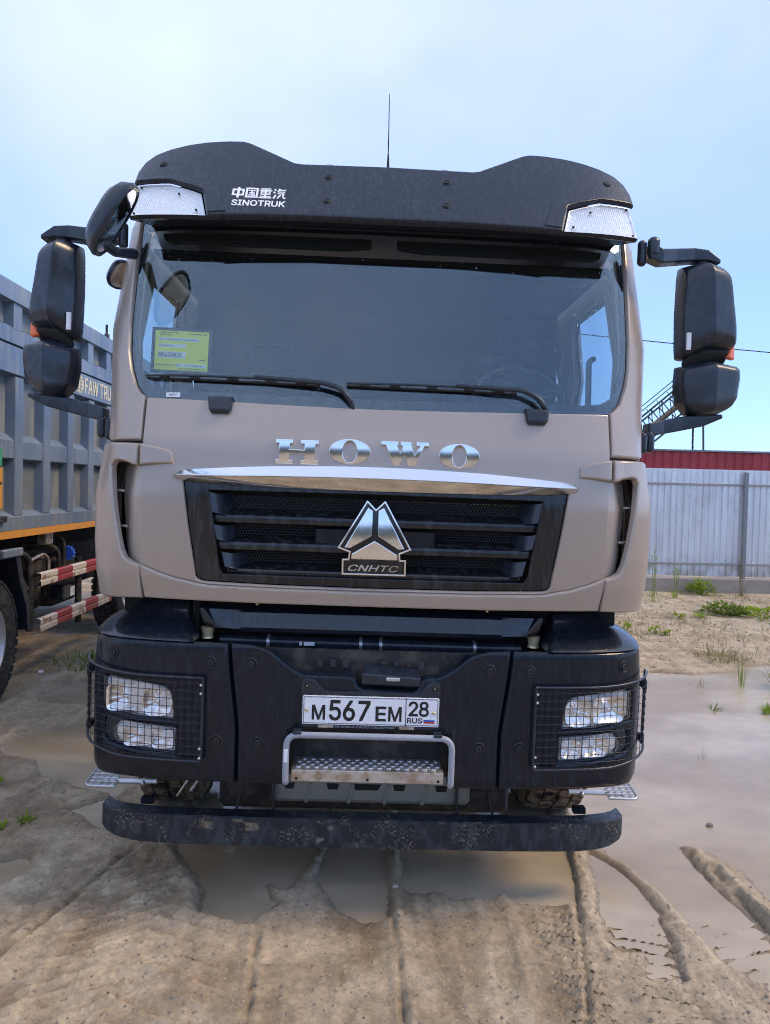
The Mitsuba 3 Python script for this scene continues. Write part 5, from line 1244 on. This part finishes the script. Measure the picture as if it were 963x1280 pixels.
for yy, nm in ((39.4, 'near_truss'), (40.6, 'far_truss')):
    o = np.array([0, yy - 40.0, 0]); B_ = []
    for off in (-.66, .66): B_.append(bar3(c0 + o + nv * off, c1 + o + nv * off, .055))
    n_ = 11
    for i in range(n_ + 1):
        p = c0 + o + dv * Lc * i / n_
        B_.append(bar3(p + nv * -.66, p + nv * .66, .032))
        if i < n_: B_.append(bar3(p + nv * -.66, p + dv * Lc / n_ + nv * .66, .026))
    part(CV, nm, join(*B_), 'conveyor_dark', smooth=40)
part(CV, 'belt', hull([c0 + nv * a + [0, b, 0] for a in (-.12, .02) for b in (-.5, .5)] + [c1 + nv * a + [0, b, 0] for a in (-.12, .02) for b in (-.5, .5)]), 'belt_brown')
part(CV, 'hand_rail', join(*[bar3(c0 + nv * .66 + [0, b, 0] + nv * .45, c1 + nv * .66 + [0, b, 0] + nv * .45, .03) for b in (-.7, .7)], *[bar3(c0 + dv * t + nv * .66 + [0, -.7, 0], c0 + dv * t + nv * 1.05 + [0, -.7, 0], .022) for t in np.arange(.3, Lc, .75)]), 'conveyor_green', smooth=40)
part(CV, 'head_drum', shull([c1 + [0, -.5, .1], c1 + [0, .5, .1]], .42), 'conveyor_dark')
part(CV, 'support_leg', join(*[bar3(c1 - dv * t + [0, b, 0], [c1[0] - dv[0] * t + .2, 40 + b * 1.4, 0], .055) for t in (.45,) for b in (-.6, .6)]), 'conveyor_dark', smooth=40)
mat('cable_black', (.02, .02, .025), .6); mat('pole_wood', (.16, .12, .09), .9)
def pole(x, y, h, lab):
    k = thing('utility_pole', lab, 'pole', 'utility poles of the overhead cable')
    part(k, 'shaft', tube([(x, y, -.2), (x, y, h)], [.14, .10], 12), 'pole_wood', smooth=True); part(k, 'crossarm', cbox(x - .06, x + .06, y - .7, y + .7, h - .5, h - .38, .01), 'pole_wood')
pole(-1.2, 20, 7.7, 'wooden utility pole hidden behind the brown truck'); pole(30, 20, 6.0, 'wooden utility pole outside the right edge')
for (za, zb, sag, yy, lab) in ((7.35, 5.7, .32, 20.0, 'thin overhead cable crossing the sky right of the cab'),):
    t = np.linspace(0, 1, 60); k = thing('overhead_cable', lab, 'cable')
    put(k, tube(np.stack([-1.2 + 31.2 * t, np.full(60, yy), za + (zb - za) * t - sag * 4 * t * (1 - t)], 1), .016 if yy == 20 else .008, 5), 'cable_black', smooth=True)

# ================================================================== weeds
def leaf_bsdf(name, c1_, c2_):
    scene[name] = {'type': 'principledthin', 'base_color': proc(lambda p, n, uv: mix(c1_, c2_, noise(p.x * 18, p.y * 18, p.z * 18))), 'roughness': .5, 'diff_trans': .8, 'spec_trans': 0.0}
leaf_bsdf('leaf_bright', (.17, .27, .02), (.30, .40, .04)); leaf_bsdf('leaf_mid', (.11, .17, .03), (.22, .29, .06)); leaf_bsdf('grass_dry', (.22, .19, .09), (.32, .29, .14))
def blade(p, az, lean, L, w, bend, n=5):
    t = np.linspace(0, 1, n); d_ = np.array([math.cos(az), math.sin(az), 0]); s_ = np.array([-d_[1], d_[0], 0])
    ang = lean + bend * t
    step = L / (n - 1)
    P = [np.array(p, float)]
    for a in ang[:-1]: P.append(P[-1] + step * (d_ * math.sin(a) + np.array([0, 0, math.cos(a)])))
    P = np.array(P); ww = w * np.sin(np.pi * (.18 + .82 * t)) ** .8
    return gridmesh(np.stack([P - s_ * ww[:, None] / 2, P + np.array([0, 0, 0]) + s_ * ww[:, None] / 2], 1))
def tuft(name, lab, cat, x, y, r, n, L, w, m, lean=(.1, 1.0), bend=.7, group='grass tufts and thin weeds', stem=None):
    k = thing(name, lab, cat, group)
    z = max(gh(x, y), 0.0)
    ms = []
    for i in range(n):
        a = rng.random() * 6.283; rr = r * rng.random() ** .6
        l = L * (.5 + .6 * rng.random())
        ms.append(blade((x + rr * math.cos(a), y + rr * math.sin(a), z - .005), a + rng.normal() * .5, rng.uniform(*lean), l, w * (.7 + .6 * rng.random()), bend * rng.random()))
    part(k, 'leaves', join(*ms), m, smooth=True)
    if stem:
        part(k, 'stem', join(*[tube([(x + q * .02, y, z), (x + q * .03, y, z + stem * .6), (x + q * .05, y + .01, z + stem * (1 - .12 * abs(q)))], [.005, .004, .002], 5) for q in (-1, 0, 1)]), m, smooth=True)
        part(k, 'twig', join(*[blade((x + rng.normal() * .02, y, z + stem * rng.uniform(.3, .95)), rng.random() * 6.28, .6, .08 + .05 * rng.random(), .012, .5, 4) for _ in range(22)]), m, smooth=True)
def leafy(lab, x, y, r, h, n, size, m, group='leafy weeds on the bare ground'):
    k = thing('leafy_weed', lab, 'weed', group); z = max(gh(x, y), 0); ms = []; st = []
    for i in range(n):
        a = rng.random() * 6.283; rr = r * rng.random() ** .5; hh = h * (1 - .6 * (rr / r) ** 2) * (.25 + .75 * rng.random())
        p = (x + rr * math.cos(a), y + rr * math.sin(a), z + hh)
        ms.append(blade(p, a + rng.normal() * .8, rng.uniform(.5, 1.5), size * (.6 + .7 * rng.random()), size * .5, .6, 5))
        if i % 5 == 0: st.append(tube([(x + .3 * rr * math.cos(a), y + .3 * rr * math.sin(a), z - .01), p], .004, 4))
    part(k, 'leaves', join(*ms), m, smooth=True); part(k, 'stem', join(*st), m, smooth=True)
leafy('bright green bushy weed against the concrete footing', 6.32, 10.95, .24, .34, 150, .085, 'leaf_bright')
leafy('wide low green weed patch on the bare earth, right of the others', 5.72, 8.75, .36, .20, 330, .075, 'leaf_mid')
leafy('trailing green weeds at the right edge next to the wide patch', 6.25, 8.6, .42, .13, 210, .07, 'leaf_bright')
leafy('thin straggling weed right of the trailing weeds', 6.25, 8.05, .32, .09, 80, .06, 'leaf_mid')
leafy('small pale green weed left of the wide patch, first of a pair', 4.78, 8.25, .11, .07, 26, .08, 'leaf_bright')
leafy('small pale green weed left of the wide patch, second of a pair', 5.15, 8.3, .11, .07, 26, .08, 'leaf_bright')
leafy('two leaved yellow green seedling near the bumper corner', 3.88, 6.88, .07, .14, 16, .075, 'leaf_bright')
leafy('yellow green seedling just right of the two leaved one', 4.05, 6.78, .07, .08, 14, .07, 'leaf_bright')
leafy('bright seedling half hidden by the bumper corner', 3.55, 7.1, .08, .14, 18, .07, 'leaf_bright')
tuft('tall_weed', 'tall thin pale weed rising before the fence beside the cab', 'weed', 5.02, 9.9, .16, 18, .26, .008, 'leaf_bright', (.05, .6), .5, stem=.9)
tuft('tall_weed', 'shorter thin weed left of the bushy one at the footing', 'weed', 5.62, 10.4, .12, 18, .22, .009, 'leaf_bright', (.05, .5), .5, stem=.55)
tuft('tall_weed', 'faint tall stem before the footing further right', 'weed', 7.0, 10.8, .1, 14, .3, .008, 'grass_dry', (.05, .4), .4, stem=.75)
tuft('grass_tuft', 'dry brown grass tuft on the bank by the far edge of the puddle', 'grass', 4.12, 5.45, .28, 190, .17, .008, 'grass_dry', (.2, 1.3), .6)
tuft('grass_tuft', 'green reed tuft standing in the puddle with its reflection', 'grass', 3.78, 4.28, .04, 9, .30, .008, 'leaf_bright', (.0, .25), .4)
tuft('grass_tuft', 'green grass tuft in the puddle at the right edge', 'grass', 4.22, 4.25, .12, 70, .34, .009, 'leaf_mid', (.1, .8), .6)
tuft('grass_tuft', 'mossy green clump in the puddle at the right edge, nearest the camera', 'grass', 3.62, 3.36, .10, 160, .09, .008, 'leaf_bright', (.1, .9), .5)
tuft('grass_tuft', 'small sprig poking out of the middle of the puddle', 'grass', 3.10, 3.42, .05, 16, .08, .010, 'leaf_mid', (.2, 1.2), .5)
tuft('grass_tuft', 'thin dry straws in the puddle below the sprig', 'grass', 2.45, 2.2, .03, 6, .10, .004, 'grass_dry', (.2, .9), .3)
tuft('grass_tuft', 'dry straws in the puddle before the bank', 'grass', 3.35, 4.3, .08, 10, .10, .005, 'grass_dry', (.2, 1.2), .3)
tuft('grass_tuft', 'green sprout on the mud at the left edge, right one', 'grass', -1.85, .98, .022, 22, .07, .012, 'leaf_bright', (.2, 1.3), .5)
tuft('grass_tuft', 'green sprout on the mud at the left edge, left one', 'grass', -1.97, .90, .030, 26, .06, .014, 'leaf_bright', (.4, 1.4), .4)
tuft('grass_tuft', 'small green blades on the left edge by the groove', 'grass', -2.26, 1.52, .03, 18, .06, .012, 'leaf_bright', (.4, 1.3), .4)
tuft('grass_tuft', 'low grass beside the left headlamp guard under the other truck', 'grass', -2.86, 4.75, .40, 330, .11, .008, 'leaf_mid', (.2, 1.1), .5)
def strew():
    ms = []
    for i in range(1700):
        x, y = rng.uniform(2.8, 9.5), rng.uniform(5.2, 11.1)
        if meshkit.fbm(np.array([[x * .9, y * .9, 0]]), 2, 5)[0] < .5: continue
        z = gh(x, y); 
        for _ in range(5):
            ms.append(blade((x + rng.normal() * .04, y + rng.normal() * .04, z - .004), rng.random() * 6.28, rng.uniform(.1, 1.3), rng.uniform(.04, .16), .006, .5, 4))
    return join(*ms)
put('dry_ground_cover', strew(), 'grass_dry', smooth=True); labels['dry_ground_cover'] = {'label': 'sparse dry grass over the bare ground before the fence', 'kind': 'stuff'}
# far tree belt behind the camera: it shows only in the chrome
mat('far_leaf', proc(lambda p, n, uv: mix((.02, .035, .012), (.045, .065, .02), noise(p.x * .4, p.z * .5, 0))), .8)
def belt():
    V = []
    n = 9000
    x = rng.uniform(-130, 130, n); top = 4.5 + 4.5 * meshkit.fbm(np.stack([x * .06, 0 * x, 0 * x], 1), 3, 5)
    z = top * rng.random(n) ** .8; y = -85 + 5 * rng.random(n)
    c = np.stack([x, y, z], 1)
    q = rng.normal(size=(n, 4, 3)) * .55
    V = (c[:, None] + q).reshape(-1, 3); i = np.arange(n)[:, None] * 4
    return trimesh.Trimesh(V, np.vstack([i + [0, 1, 2], i + [0, 2, 3], i + [0, 1, 3]]), process=False)
put('far_tree_belt', belt(), 'far_leaf', smooth=False); labels['far_tree_belt'] = {'label': 'distant belt of trees across the yard behind the camera', 'kind': 'stuff'}
